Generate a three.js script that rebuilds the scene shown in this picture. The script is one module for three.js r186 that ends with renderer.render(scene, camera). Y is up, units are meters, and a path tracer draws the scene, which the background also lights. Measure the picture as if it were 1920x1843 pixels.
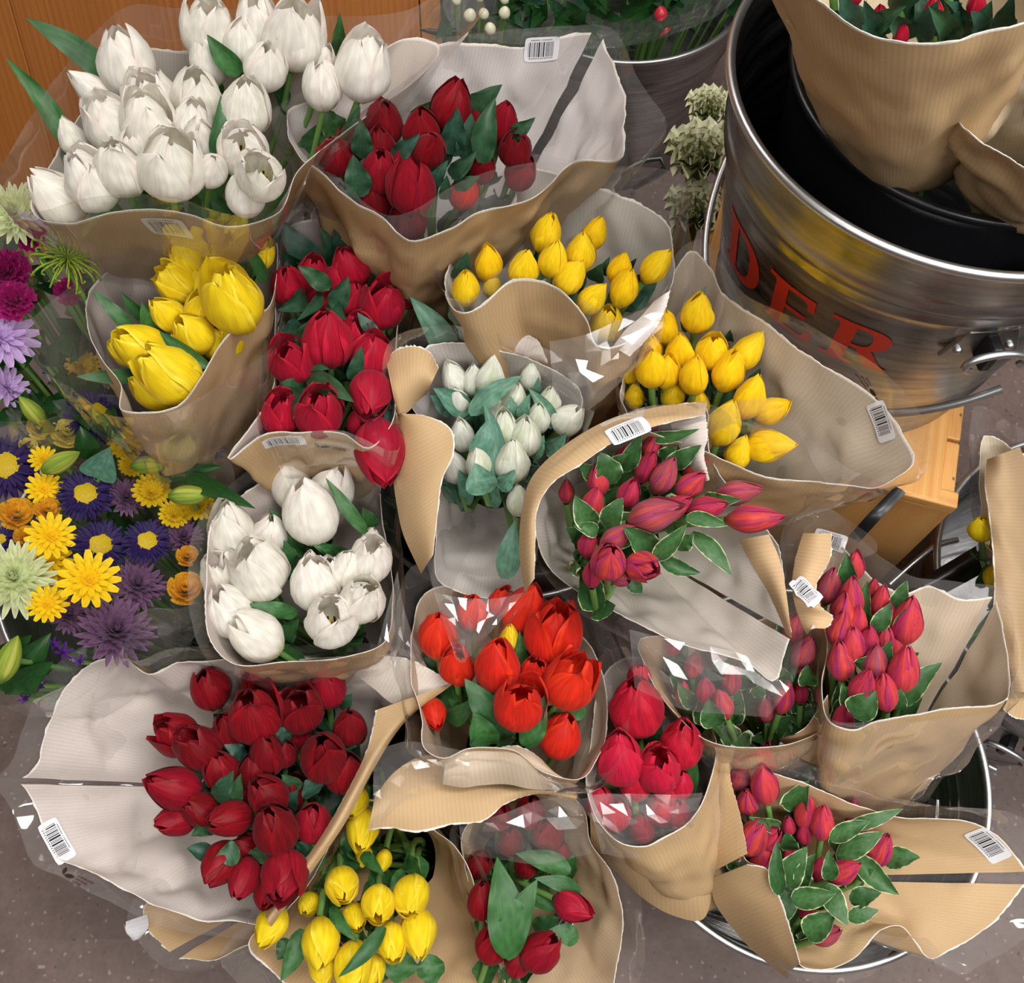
import * as THREE from 'three';
import { mergeGeometries } from 'three/addons/utils/BufferGeometryUtils.js';
import { RoundedBoxGeometry } from 'three/addons/geometries/RoundedBoxGeometry.js';
import { RectAreaLightUniformsLib } from 'three/addons/lights/RectAreaLightUniformsLib.js';
import { FontLoader } from 'three/addons/loaders/FontLoader.js';
import { createNoise3D } from 'simplex-noise';

// ---------------------------------------------------------------- camera, light, exposure
const FOCAL = 1800, W = 1920, H = 1843, EYE = 1.5, PITCH = 65 * Math.PI / 180;
const scene = new THREE.Scene();
const camera = new THREE.PerspectiveCamera(2 * Math.atan(H / 2 / FOCAL) * 180 / Math.PI, W / H, 0.02, 30);
camera.position.set(0, EYE, 0);
camera.rotation.set(-PITCH, 0, 0);
camera.updateMatrixWorld(true);
scene.add(camera);
const renderer = new THREE.WebGLRenderer({ antialias: true });
renderer.toneMapping = THREE.LinearToneMapping;
renderer.toneMappingExposure = 1.92;
renderer.shadowMap.enabled = true;
scene.background = new THREE.Color(0x050505);
RectAreaLightUniformsLib.init();
const CEIL = 2.9;
const LAMPS = [[0.55, -0.35, 9], [0.75, 1.15, 9], [-1.1, 0.9, 3.2], [2.2, 0.3, 9], [-1.0, -1.9, 4.5]];   // x, z, strength of the ceiling panels
for (const [x, z, s] of LAMPS) {
  const l = new THREE.RectAreaLight(new THREE.Color(1, 0.968, 0.935), s, 1.2, 0.42);
  l.name = 'ceiling_panel_light'; l.position.set(x, CEIL - 0.075, z); l.rotation.x = -Math.PI / 2; l.castShadow = true; scene.add(l);
}

// ---------------------------------------------------------------- helpers
const V = (x, y, z) => new THREE.Vector3(x, y, z);
let seed = 7;
const rnd = () => { seed |= 0; seed = seed + 0x6D2B79F5 | 0; let t = Math.imul(seed ^ seed >>> 15, 1 | seed); t = t + Math.imul(t ^ t >>> 7, 61 | t) ^ t; return ((t ^ t >>> 14) >>> 0) / 4294967296; };
const rr = (a, b) => a + (b - a) * rnd();
let nseed = 11;
const noise3 = createNoise3D(() => { nseed = (nseed * 16807) % 2147483647; return nseed / 2147483647; });
const lerp = (a, b, t) => a + (b - a) * t, clamp = (x, a, b) => Math.min(b, Math.max(a, x));
const CR = V(1, 0, 0), CU = V(0, Math.cos(PITCH), -Math.sin(PITCH)), CF = V(0, -Math.sin(PITCH), -Math.cos(PITCH)), EYEP = V(0, EYE, 0);
const ray = (u, v) => CF.clone().addScaledVector(CR, (u - W / 2) / FOCAL).addScaledVector(CU, (H / 2 - v) / FOCAL);
const at = (u, v, y) => { const d = ray(u, v); return EYEP.clone().addScaledVector(d, (y - EYE) / d.y); };   // pixel -> point at height y
const depth = p => p.clone().sub(EYEP).dot(CF);
const taken = {};
const numbered = n => { const k = taken[n] = (taken[n] ?? -1) + 1; return k ? n + '_' + String(k).padStart(3, '0') : n; };
function thing(name, label, category, pos = V(0, 0, 0), group) {
  const o = new THREE.Group(); o.name = numbered(name); o.position.copy(pos); o.userData = { label, category };
  if (group) o.userData.group = group;
  scene.add(o); return o;
}
function part(parent, name, geo, mat, o = {}) {
  const m = new THREE.Mesh(geo, mat); m.name = name; m.castShadow = m.receiveShadow = true;
  if (o.pos) m.position.copy(o.pos); if (o.quat) m.quaternion.copy(o.quat); if (o.scale) m.scale.copy(o.scale);
  if (o.label) m.userData.label = o.label; if (o.stuff) m.userData.kind = 'stuff';
  parent.add(m); return m;
}
function struct(name, geo, mat, pos) { const m = new THREE.Mesh(geo, mat); m.name = name; m.userData = { kind: 'structure' }; m.castShadow = m.receiveShadow = true; if (pos) m.position.copy(pos); scene.add(m); return m; }
const sh = geo => geo;
function grid(nu, nv, f, uvf) {                                   // grid surface, f(a, b) with a, b in 0..1
  const P = [], U = [], I = [];
  for (let j = 0; j <= nv; j++) for (let i = 0; i <= nu; i++) { const p = f(i / nu, j / nv); P.push(p.x, p.y, p.z); if (uvf) { const q = uvf(i / nu, j / nv); U.push(q[0], q[1]); } else U.push(i / nu, j / nv); }
  for (let j = 0; j < nv; j++) for (let i = 0; i < nu; i++) { const a = j * (nu + 1) + i, b = a + 1, c = a + nu + 1, d = c + 1; I.push(a, b, d, a, d, c); }
  const g = new THREE.BufferGeometry(); g.setAttribute('position', new THREE.Float32BufferAttribute(P, 3)); g.setAttribute('uv', new THREE.Float32BufferAttribute(U, 2)); g.setIndex(I); g.computeVertexNormals(); return g;
}
const tube = (pts, r, seg = 10, rad = 6) => new THREE.TubeGeometry(new THREE.CatmullRomCurve3(pts), seg, r, rad);
const moved = (g, v) => g.clone().translate(v.x, v.y, v.z);

// ---------------------------------------------------------------- textures
function dataTex(w, h, f, srgb = true, rep = true) {
  const d = new Uint8Array(w * h * 4);
  for (let y = 0; y < h; y++) for (let x = 0; x < w; x++) { const c = f(x / w, y / h), o = (y * w + x) * 4; d[o] = clamp(c[0], 0, 255); d[o + 1] = clamp(c[1], 0, 255); d[o + 2] = clamp(c[2], 0, 255); d[o + 3] = c[3] ?? 255; }
  const t = new THREE.DataTexture(d, w, h); t.magFilter = THREE.LinearFilter; t.minFilter = THREE.LinearFilter; if (srgb) t.colorSpace = THREE.SRGBColorSpace;
  if (rep) t.wrapS = t.wrapT = THREE.RepeatWrapping; t.needsUpdate = true; return t;
}
const mix3 = (a, b, t) => [lerp(a[0], b[0], t), lerp(a[1], b[1], t), lerp(a[2], b[2], t)];
const ss = (a, b, x) => { const t = clamp((x - a) / (b - a), 0, 1); return t * t * (3 - 2 * t); };
function petalTex(base, edge, foot, opt = {}) {                   // pigment of a petal: veins, margin, midrib, foot
  const { vein = 0.10, mid = null, edgeAt = 0.62, footTo = 0.28, k = rnd() * 100 } = opt;
  return dataTex(48, 96, (x, y) => {
    const a = Math.abs(x * 2 - 1), n = noise3(x * 26 + k, y * 1.6, 3), n2 = noise3(x * 5 + k, y * 4, 8);
    let c = mix3(base, edge, ss(edgeAt, 1, a + 0.12 * n2 + 0.25 * ss(0.8, 1, y)));
    if (mid) c = mix3(c, mid, (1 - ss(0.03, 0.34, a + 0.1 * n2)) * ss(0.02, 0.2, y) * (1 - 0.5 * ss(0.7, 1, y)));
    c = mix3(foot, c, ss(0.0, footTo, y + 0.09 * n));
    const s = 1 + vein * n + 0.05 * n2; return [c[0] * s, c[1] * s, c[2] * s];
  }, true, false);
}
const petalMat = (tex, o = {}) => new THREE.MeshPhysicalMaterial({ map: tex, roughness: 1, side: THREE.DoubleSide, transmission: 0.3, thickness: 0, specularIntensity: 0.25, clearcoat: 0.3, clearcoatRoughness: 0.4, ...o });
const PET = {
  white: [petalMat(petalTex([244, 241, 230], [242, 236, 228], [226, 224, 150], { vein: 0.04 })), petalMat(petalTex([245, 242, 234], [241, 228, 222], [230, 228, 160], { vein: 0.045, edgeAt: 0.8 }))],
  yellow: [petalMat(petalTex([250, 208, 8], [252, 216, 24], [226, 190, 10], { vein: 0.05 })), petalMat(petalTex([250, 214, 20], [253, 222, 50], [222, 196, 20], { vein: 0.06 }))],
  lemon: [petalMat(petalTex([250, 222, 26], [253, 230, 70], [222, 204, 40], { vein: 0.05 }))],
  deepred: [petalMat(petalTex([142, 6, 24], [158, 10, 32], [106, 6, 20], { vein: 0.2 })), petalMat(petalTex([124, 5, 20], [146, 8, 26], [98, 6, 18], { vein: 0.2 })), petalMat(petalTex([152, 8, 34], [164, 12, 40], [112, 8, 26], { vein: 0.18 }))],
  crimson: [petalMat(petalTex([188, 18, 52], [206, 34, 66], [150, 26, 60], { vein: 0.13 })), petalMat(petalTex([172, 16, 50], [196, 24, 54], [146, 30, 70], { vein: 0.13 }))],
  rosered: [petalMat(petalTex([206, 26, 66], [222, 40, 72], [196, 50, 92], { vein: 0.12 })), petalMat(petalTex([200, 22, 54], [214, 36, 60], [190, 44, 84], { vein: 0.12 }))],
  orange: [petalMat(petalTex([226, 48, 22], [232, 62, 28], [236, 118, 40], { vein: 0.1, footTo: 0.45 })), petalMat(petalTex([218, 40, 22], [230, 58, 24], [230, 104, 36], { vein: 0.1 }))],
  pink: [petalMat(petalTex([222, 72, 80], [182, 50, 104], [226, 112, 84], { vein: 0.14, edgeAt: 0.4 })), petalMat(petalTex([218, 76, 66], [180, 54, 112], [214, 112, 68], { vein: 0.14, edgeAt: 0.35, mid: [190, 58, 92] })), petalMat(petalTex([200, 54, 82], [158, 38, 84], [206, 96, 88], { vein: 0.16, edgeAt: 0.45 })), petalMat(petalTex([196, 84, 84], [168, 66, 104], [206, 120, 90], { vein: 0.16, edgeAt: 0.4, mid: [172, 90, 118] }))],
  greenwhite: [petalMat(petalTex([228, 232, 216], [236, 238, 228], [176, 200, 150], { vein: 0.04, mid: [214, 224, 190] })), petalMat(petalTex([232, 234, 222], [238, 240, 230], [190, 206, 160], { vein: 0.04 }))],
};
const leafTex = (base, vein, rim) => dataTex(64, 128, (x, y) => {
  const a = Math.abs(x * 2 - 1), n = noise3(x * 34, y * 1.5, base[0]), n2 = noise3(x * 4, y * 7, base[1]);
  let c = mix3(base, vein, 0.5 + 0.5 * n); c = [c[0] * (1 + 0.12 * n2), c[1] * (1 + 0.12 * n2), c[2] * (1 + 0.12 * n2)];
  if (rim && (a + 0.05 * n2) > rim[3]) c = rim; return c;
}, true, false);
const leafMat = (tex, o = {}) => new THREE.MeshPhysicalMaterial({ map: tex, roughness: 0.5, side: THREE.DoubleSide, ...o });
const LEAF = {
  dark: [leafMat(leafTex([32, 66, 46], [44, 84, 56])), leafMat(leafTex([38, 74, 48], [52, 92, 58])), leafMat(leafTex([34, 70, 56], [50, 90, 72]))],
  mid: [leafMat(leafTex([44, 90, 42], [58, 108, 54])), leafMat(leafTex([36, 80, 40], [54, 102, 52]))],
  blue: [leafMat(leafTex([66, 110, 92], [88, 134, 112])), leafMat(leafTex([76, 118, 98], [98, 142, 118]))],
  rimmed: [leafMat(leafTex([40, 78, 40], [56, 100, 50], [182, 196, 146, 0.93])), leafMat(leafTex([50, 90, 46], [68, 112, 58], [196, 208, 160, 0.91]))],
  glossy: [leafMat(leafTex([22, 58, 24], [36, 78, 32]), { roughness: 0.32 })],
  lettuce: [leafMat(leafTex([104, 116, 66], [142, 148, 92], [216, 214, 178, 0.84]))],
};
const stemMat = new THREE.MeshPhysicalMaterial({ color: new THREE.Color('#6f9a4e'), roughness: 0.5 });
const pistilMat = new THREE.MeshStandardMaterial({ color: new THREE.Color('#b59a4a'), roughness: 0.7 });
const stamenMat = new THREE.MeshStandardMaterial({ color: new THREE.Color('#3a2a1c'), roughness: 0.8 });

const paperMap = dataTex(128, 256, (x, y) => {                     // ribbed wrapping paper: fine pressed lines and fibres
  const rib = 0.5 + 0.5 * Math.sin(x * Math.PI * 2 * 8), f = noise3(x * 90, y * 160, 2) * 0.5 + noise3(x * 30, y * 24, 5) * 0.5;
  const s = 255 * (0.945 + 0.032 * rib + 0.03 * f); return [s, s * 0.998, s * 0.992];
});
const paperBump = dataTex(128, 128, (x, y) => { const s = 128 + 90 * Math.sin(x * Math.PI * 2 * 8) + 30 * noise3(x * 60, y * 60, 7); return [s, s, s]; }, false);
const paperMat = new THREE.MeshStandardMaterial({ vertexColors: true, map: paperMap, bumpMap: paperBump, bumpScale: 0.0001, roughness: 0.72, side: THREE.DoubleSide });
const filmMat = new THREE.MeshPhysicalMaterial({ color: new THREE.Color(0.99, 0.988, 0.985), roughness: 0.05, transmission: 0.94, thickness: 0, ior: 1.7, side: THREE.DoubleSide });
const looseFilm = filmMat.clone(); looseFilm.roughness = 0.15;
const zincTex = dataTex(256, 256, (x, y) => { const s = 166 + 16 * noise3(x * 5, y * 40, 1) + 12 * noise3(x * 14, y * 14, 4) + 6 * noise3(x * 80, y * 80, 9); return [s, s * 1.0, s * 1.005]; });
const zincRough = dataTex(128, 128, (x, y) => { const s = 84 + 26 * noise3(x * 6, y * 20, 12) + 14 * noise3(x * 40, y * 40, 3); return [s, s, s]; }, false);
const zincMat = new THREE.MeshStandardMaterial({ map: zincTex, roughnessMap: zincRough, roughness: 1, metalness: 1, side: THREE.DoubleSide });
const wireMat = new THREE.MeshStandardMaterial({ color: new THREE.Color(0.62, 0.64, 0.66), roughness: 0.38, metalness: 1 });
const darkWire = new THREE.MeshStandardMaterial({ color: new THREE.Color(0.16, 0.17, 0.18), roughness: 0.42, metalness: 0.9 });
const blackMat = new THREE.MeshStandardMaterial({ color: new THREE.Color(0.008, 0.009, 0.011), roughness: 0.34, side: THREE.DoubleSide });
const redPaint = new THREE.MeshStandardMaterial({ color: new THREE.Color('#c8321f'), roughness: 0.4, side: THREE.DoubleSide });

// ---------------------------------------------------------------- room
const floorTex = dataTex(1024, 1024, (x, y) => {
  const n = noise3(x * 5, y * 5, 1) * 0.5 + noise3(x * 17, y * 17, 2) * 0.3 + noise3(x * 60, y * 60, 3) * 0.35 + noise3(x * 190, y * 190, 4) * 0.35;
  const sp = noise3(x * 120, y * 120, 9), s2 = noise3(x * 90, y * 90, 15);
  let c = [107 + 13 * n, 90 + 12 * n, 85 + 12 * n]; if (sp > 0.86) c = [150, 138, 131]; if (s2 > 0.9) c = [78, 64, 60]; return c;
});
floorTex.repeat.set(4, 4);
struct('floor', new THREE.BoxGeometry(8, 0.1, 8), new THREE.MeshStandardMaterial({ map: floorTex, roughness: 0.55, bumpMap: floorTex, bumpScale: 0.0006 }), V(0, -0.05, 0));
const wallMat = new THREE.MeshStandardMaterial({ color: new THREE.Color('#8f8a84'), roughness: 0.9 });
struct('ceiling', new THREE.BoxGeometry(8.2, 0.1, 8.2), new THREE.MeshStandardMaterial({ color: new THREE.Color('#d8d5cf'), roughness: 0.9 }), V(0, CEIL + 0.05, 0));
struct('wall_back', new THREE.BoxGeometry(8.2, CEIL, 0.1), wallMat, V(0, CEIL / 2, -4.05));
struct('wall_front', new THREE.BoxGeometry(8.2, CEIL, 0.1), wallMat, V(0, CEIL / 2, 4.05));
struct('wall_left', new THREE.BoxGeometry(0.1, CEIL, 8), wallMat, V(-4.05, CEIL / 2, 0));
struct('wall_right', new THREE.BoxGeometry(0.1, CEIL, 8), wallMat, V(4.05, CEIL / 2, 0));
const panelGlow = new THREE.MeshStandardMaterial({ color: 0xffffff, emissive: new THREE.Color(1, 0.968, 0.935), emissiveIntensity: 3, roughness: 0.8 });
for (const [x, z] of LAMPS) {
  const t = thing('ceiling_light', 'white rectangular ceiling light panel above the flower stand', 'light', V(x, CEIL, z), 'ceiling light panels');
  part(t, 'frame', new THREE.BoxGeometry(1.26, 0.05, 0.48), wallMat, { pos: V(0, -0.025, 0) });
  part(t, 'diffuser', new THREE.BoxGeometry(1.2, 0.012, 0.42), panelGlow, { pos: V(0, -0.056, 0) });
}

// ---------------------------------------------------------------- wood: leaning board behind the white tulips, crate under the big bucket
function woodTex(a, b, k, lines = 9) {
  return dataTex(256, 512, (x, y) => {
    const wv = x * lines + 0.35 * noise3(x * 3 + k, y * 1.3, k) + 0.1 * noise3(x * 9, y * 3, k + 2);
    const st = 0.5 + 0.3 * noise3(x * lines * 1.7 + 0.4 * noise3(x * 3, y * 1.5, k), y * 0.7, k + 1) + 0.35 * noise3(x * lines * 4.1, y * 1.1, k + 3), g = 0.35 * Math.pow(0.5 + 0.5 * Math.sin(wv * Math.PI * 2), 2.2) + 0.65 * clamp(st, 0, 1), f = noise3(x * 110, y * 5, k + 5), blot = noise3(x * 2, y * 2, k + 8);
    const kn = Math.hypot((x - 0.83) * 5, (y - 0.42) * 16), c = mix3(a, b, clamp(0.75 * g + 0.12 * f + 0.15 * blot + 0.15, 0, 1));
    const d = kn < 0.42 ? 0.62 : kn < 0.5 ? 0.8 : 1; return [c[0] * d, c[1] * d, c[2] * d];
  });
}
const woodMat = t => new THREE.MeshStandardMaterial({ map: t, roughness: 0.48, bumpMap: t, bumpScale: 0.0004 });
const warmWood = [woodMat(woodTex([172, 108, 46], [140, 80, 30], 3, 31)), woodMat(woodTex([182, 118, 52], [152, 90, 34], 23, 9)), woodMat(woodTex([168, 104, 44], [134, 76, 28], 41, 27))];
const pineWood = [woodMat(woodTex([228, 178, 108], [206, 144, 76], 6, 7)), woodMat(woodTex([222, 172, 104], [200, 138, 72], 16, 4)), woodMat(woodTex([214, 160, 94], [190, 128, 66], 26, 3))];
{
  const LEAN = 28 * Math.PI / 180, zb = -1.2;
  const onBoard = (u, v) => { const d = ray(u, v), n = V(0, Math.sin(LEAN), Math.cos(LEAN)), p0 = V(0, 0, zb); return EYEP.clone().addScaledVector(d, p0.clone().sub(EYEP).dot(n) / d.dot(n)); };
  const xr = onBoard(827, 40).x, xs = onBoard(787, 40).x, len = 2.1;
  const t = thing('wooden_board', 'tall varnished pine panel leaning behind the white tulips', 'board', V(xr, 0, zb));
  t.rotation.x = -LEAN;
  const plank = (x0, x1, m) => { const g = new RoundedBoxGeometry(x1 - x0, len, 0.022, 2, 0.002); part(t, 'plank', g, m, { pos: V((x0 + x1) / 2 - xr, len / 2, -0.011) }); };
  plank(xs + 0.0018, xr, warmWood[1]);
  let x1 = xs; for (let i = 0; i < 4; i++) { plank(x1 - 0.34, x1 - (i ? 0.0004 : 0), warmWood[i % 2 ? 2 : 0]); x1 -= 0.34; }
}
{
  const top = 0.535, c0 = at(1797, 950, top), yaw = -16.5 * Math.PI / 180;
  const t = thing('wooden_crate', 'upturned pine crate carrying the large galvanised bucket', 'crate', V(c0.x, 0, c0.z));
  t.rotation.y = yaw;                                             // local x to the right along the front edge, z toward the viewer
  const L = 0.34, D = 0.44, th = 0.018;
  const box = (name, w, h, d, x, y, z, m) => part(t, name, new RoundedBoxGeometry(w, h, d, 2, 0.0025), m, { pos: V(x, y, z) });
  for (let i = 0; i < 3; i++) box('top_slat', 0.104, th, D - 0.002, -0.0195 - 0.052 - i * 0.1055, top - th / 2 - 0.0005, -D / 2, pineWood[i % 2]);
  box('front_board', L, top - 0.02, th, -L / 2, (top - 0.02) / 2, -th / 2 - 0.001, pineWood[1]);
  box('front_rail', L, 0.018, 0.02, -L / 2, top - 0.010, -0.0085, pineWood[1]);
  box('back_board', L, top - 0.02, th, -L / 2, (top - 0.02) / 2, -D + th / 2, pineWood[2]);
  for (let i = 0; i < 5; i++) { const d = (D - 0.01) / 5; box('side_slat', 0.017, top - 0.012, d - 0.004, -0.0095, (top - 0.012) / 2, -0.004 - d * (i + 0.5), pineWood[i % 3]); }
  box('side_board', 0.017, top - 0.02, D - 0.03, -L + 0.0095, (top - 0.02) / 2, -D / 2, pineWood[2]);
}

// ---------------------------------------------------------------- buckets
const BUCKET_H = 0.36, BUCKET_R = 0.215, BUCKET_B = 0.158;
const bodyR = y => lerp(BUCKET_B, BUCKET_R - 0.004, y / BUCKET_H);
function bucketProfile() {
  const p = [new THREE.Vector2(0.0001, 0.008), new THREE.Vector2(BUCKET_B - 0.006, 0.008), new THREE.Vector2(BUCKET_B - 0.002, 0.0), new THREE.Vector2(BUCKET_B + 0.003, 0.0), new THREE.Vector2(BUCKET_B + 0.003, 0.008)];
  for (let i = 1; i <= 60; i++) { const y = 0.008 + (BUCKET_H - 0.012) * i / 60; let r = bodyR(y); for (const [c, w, h] of [[0.292, 0.006, 0.0042], [0.274, 0.006, 0.0042], [0.06, 0.005, 0.003]]) r += h * Math.exp(-(((y - c) / w) ** 2)); p.push(new THREE.Vector2(r, y)); }
  return p;
}
const bucketGeo = new THREE.LatheGeometry(bucketProfile(), 96), rimGeo = new THREE.TorusGeometry(BUCKET_R - 0.002, 0.0046, 10, 120).rotateX(Math.PI / 2).translate(0, BUCKET_H - 0.003, 0);
const FONT = await new FontLoader().loadAsync('fonts/droid/droid_serif_bold.typeface.json');
function bentText(parent, text, size, a0, y0, mat, name = 'painted_letter') {   // letters painted round the bucket, each its own part
  let a = a0;
  for (const ch of text) {
    const shapes = FONT.generateShapes(ch, size); if (!shapes.length) { a += size * 0.5 / BUCKET_R; continue; }
    let g = new THREE.ShapeGeometry(shapes, 8); g = subdivide(g, 2); g.computeBoundingBox(); const w = g.boundingBox.max.x + size * 0.10, p = g.attributes.position;
    for (let i = 0; i < p.count; i++) { const y = y0 + p.getY(i), r = bodyR(y) + 0.0007, th = a + p.getX(i) / r; p.setXYZ(i, r * Math.sin(th), y, r * Math.cos(th)); }
    g.computeVertexNormals(); part(parent, name, g, mat); a += w / bodyR(y0);
  }
}
function subdivide(g, n) {                                        // midpoint subdivision of a flat shape so that it can bend
  for (let k = 0; k < n; k++) {
    const src = g.index ? g.toNonIndexed() : g, p = src.attributes.position, P = [], v = i => V(p.getX(i), p.getY(i), 0);
    for (let i = 0; i < p.count; i += 3) { const a = v(i), b = v(i + 1), c = v(i + 2), ab = a.clone().lerp(b, .5), bc = b.clone().lerp(c, .5), ca = c.clone().lerp(a, .5); for (const q of [a, ab, ca, ab, b, bc, ca, bc, c, ab, bc, ca]) P.push(q.x, q.y, 0); }
    g = new THREE.BufferGeometry(); g.setAttribute('position', new THREE.Float32BufferAttribute(P, 3));
  }
  return g;
}
function bucket(x, y, z, label, o = {}) {
  const t = thing('galvanised_bucket', label, 'bucket', V(x, y, z)); t.rotation.y = o.turn ?? 0;
  part(t, 'body', bucketGeo, zincMat); part(t, 'rim', rimGeo, wireMat);
  for (const s of [1, -1]) {                                       // ears with a loop of wire
    const lug = thingLug(); lug.rotation.y = s > 0 ? Math.PI / 2 : -Math.PI / 2; t.add(lug);
  }
  if (o.handle !== false) {
    const r = BUCKET_R + 0.028, pts = [], dir = o.handleSide ?? 1;
    for (let i = 0; i <= 24; i++) { const a = Math.PI * i / 24, el = o.el ?? 0.4; pts.push(V(r * Math.cos(a), 0.238 - r * Math.sin(a) * Math.sin(el), dir * r * Math.sin(a) * Math.cos(el))); }
    part(t, 'handle', tube(pts, 0.0042, 60, 8), wireMat);
  }
  if (o.text) bentText(t, o.text, o.size ?? 0.075, o.textAt ?? 0, o.textY ?? 0.135, redPaint);
  return t;
}
function thingLug() {
  const g = new THREE.Group(); g.name = 'ear';
  const y = 0.238, r = bodyR(y);
  const s = new THREE.Shape(); s.moveTo(-0.036, -0.014); s.lineTo(-0.022, 0.02); s.lineTo(0.022, 0.02); s.lineTo(0.036, -0.014); s.lineTo(0.022, -0.026); s.lineTo(-0.022, -0.026);
  part(g, 'plate', new THREE.ExtrudeGeometry(s, { depth: 0.003, bevelEnabled: true, bevelSize: 0.001, bevelThickness: 0.001, bevelSegments: 1 }), zincMat, { pos: V(0, y, r - 0.001) });
  part(g, 'bracket', new RoundedBoxGeometry(0.011, 0.034, 0.02, 2, 0.003), blackMat, { pos: V(0, y, r + 0.012) });
  for (const k of [-1, 1]) part(g, 'rivet', new THREE.SphereGeometry(0.0042, 10, 6), wireMat, { pos: V(k * 0.024, y - 0.004, r + 0.004) });
  const loop = []; for (let i = 0; i <= 14; i++) { const a = -0.5 + i / 14 * 4.4; loop.push(V(0.03 * Math.cos(a) * 0.9, y + 0.014 * Math.sin(a) + 0.004, r + 0.026)); }
  part(g, 'wire_loop', tube(loop, 0.0038, 30, 7), wireMat);
  return g;
}
function liner(x, y, z, label, r0 = 0.195, r1 = 0.145, h = 0.34) {
  const t = thing('plastic_liner', label, 'bucket', V(x, y, z));
  const p = [[0.0001, 0], [r1, 0], [lerp(r1, r0, 0.94), h * 0.94], [r0 + 0.004, h - 0.006], [r0 + 0.006, h], [r0 + 0.001, h + 0.003], [r0 - 0.004, h], [lerp(r1, r0, 0.9) - 0.003, h * 0.9], [r1 - 0.004, 0.004], [0.0001, 0.004]].map(q => new THREE.Vector2(q[0], q[1]));
  part(t, 'body', new THREE.LatheGeometry(p, 96), blackMat); return t;
}
const BIG = at(1920, 100, 0.9); BIG.set(0.4044, 0, -0.6792);
bucket(BIG.x, 0.5365, BIG.z, 'large galvanised bucket with painted orange letters standing on the pine crate', { turn: -84 * Math.PI / 180, text: 'DER', size: 0.072, textAt: 0.04, textY: 0.163, handleSide: 1, el: 0.72 });
liner(BIG.x + 0.022, 0.546, BIG.z - 0.024, 'black plastic liner inside the large bucket on the crate', 0.172, 0.135, 0.335);
const LR = at(1503, 1434, 0.36), CB = V(0, 0, -0.6), LB = V(-0.44, 0, -0.45), FB = V(-0.075, 0, -0.125), BB = V(-0.3, 0, -0.865), TB = V(0.75, 0, -0.40), VB = V(0.2, 0, -1.53);
LR.y = 0;
bucket(LR.x, 0, LR.z, 'galvanised bucket with an empty dark side below the pink tulips', { turn: -0.25, text: 'DER', size: 0.07, textAt: -0.6, textY: 0.12, handleSide: -1, el: 0.5 });
bucket(TB.x, 0, TB.z, 'galvanised bucket holding wrapped yellow tulips beside the crate', { turn: 1.0, handleSide: -1, el: 0.3 });
bucket(VB.x, 0, VB.z, 'galvanised bucket of dark foliage behind the red tulips', { handle: false });
bucket(CB.x, 0, CB.z, 'galvanised bucket hidden under the greenish white tulips', { handle: false });
liner(CB.x, 0.05, CB.z, 'black plastic liner showing its rim above the orange tulips');
bucket(LB.x, 0, LB.z, 'galvanised bucket under the mixed bouquets', { handle: false });
bucket(FB.x, 0, FB.z, 'galvanised bucket under the dark red and yellow tulips', { handle: false }).scale.set(0.84, 1, 0.84);
liner(FB.x, 0.03, FB.z, 'black plastic liner under the dark red and orange tulips', 0.165, 0.12);
bucket(BB.x, 0, BB.z, 'galvanised bucket under the large white tulips', { handle: false }).scale.set(0.8, 1, 0.8);

// ---------------------------------------------------------------- tulips
function petalGeo(open, inner, k) {
  const Rm = [0.285, 0.335, 0.375, 0.42][open] * (inner ? 0.93 : 1), tip = [0.06, 0.2, 0.48, 0.9][open] * (inner ? 0.5 : 1), sm = 0.44, wmax = (inner ? 1.05 : 1.2) * [1, 1, 0.97, 0.92][open];
  return grid(8, 12, (x, s) => {
    const a = x * 2 - 1; s = s * (inner ? 0.97 : 1);
    let r = s < sm ? Rm * Math.pow(Math.sin(Math.PI / 2 * s / sm), 0.72) : Rm * (1 - (1 - tip) * Math.pow((s - sm) / (1 - sm), open ? 1.9 : 1.65));
    const q = clamp((s - 0.5) / 0.5, 0, 1), w = wmax * Math.pow(1 - Math.pow(q, inner ? 3.6 : 3.1), 0.58) + 0.015;
    const n = noise3(a * 1.3 + k * 9, s * 2.2, open * 3 + (inner ? 7 : 0));
    r *= 1 + (inner ? -0.04 : open === 0 ? 0.13 : 0.09) * a * a * (0.4 + 0.6 * q) - 0.03 * Math.exp(-((a / 0.16) ** 2)) * s + 0.045 * n * (0.3 + s);
    if (open >= 2) r += 0.035 * q * q * Math.sin(a * 4 + k * 5);
    const th = a * w + 0.06 * n; return V(r * Math.sin(th), s + 0.02 * n - 0.02 * a * a * q, r * Math.cos(th));
  });
}
const PGEO = [0, 1, 2, 3].map(o => [0, 1].map(inn => [0, 1, 2].map(k => petalGeo(o, inn, k + o * 3 + inn * 17))));
const pistilGeo = new THREE.CylinderGeometry(0.035, 0.05, 0.4, 6).translate(0, 0.25, 0);
const stamenGeo = mergeGeometries([0, 1, 2, 3, 4, 5].map(i => new THREE.CapsuleGeometry(0.018, 0.12, 2, 5).translate(0.1 * Math.cos(i * 1.047), 0.34, 0.1 * Math.sin(i * 1.047))));
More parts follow.
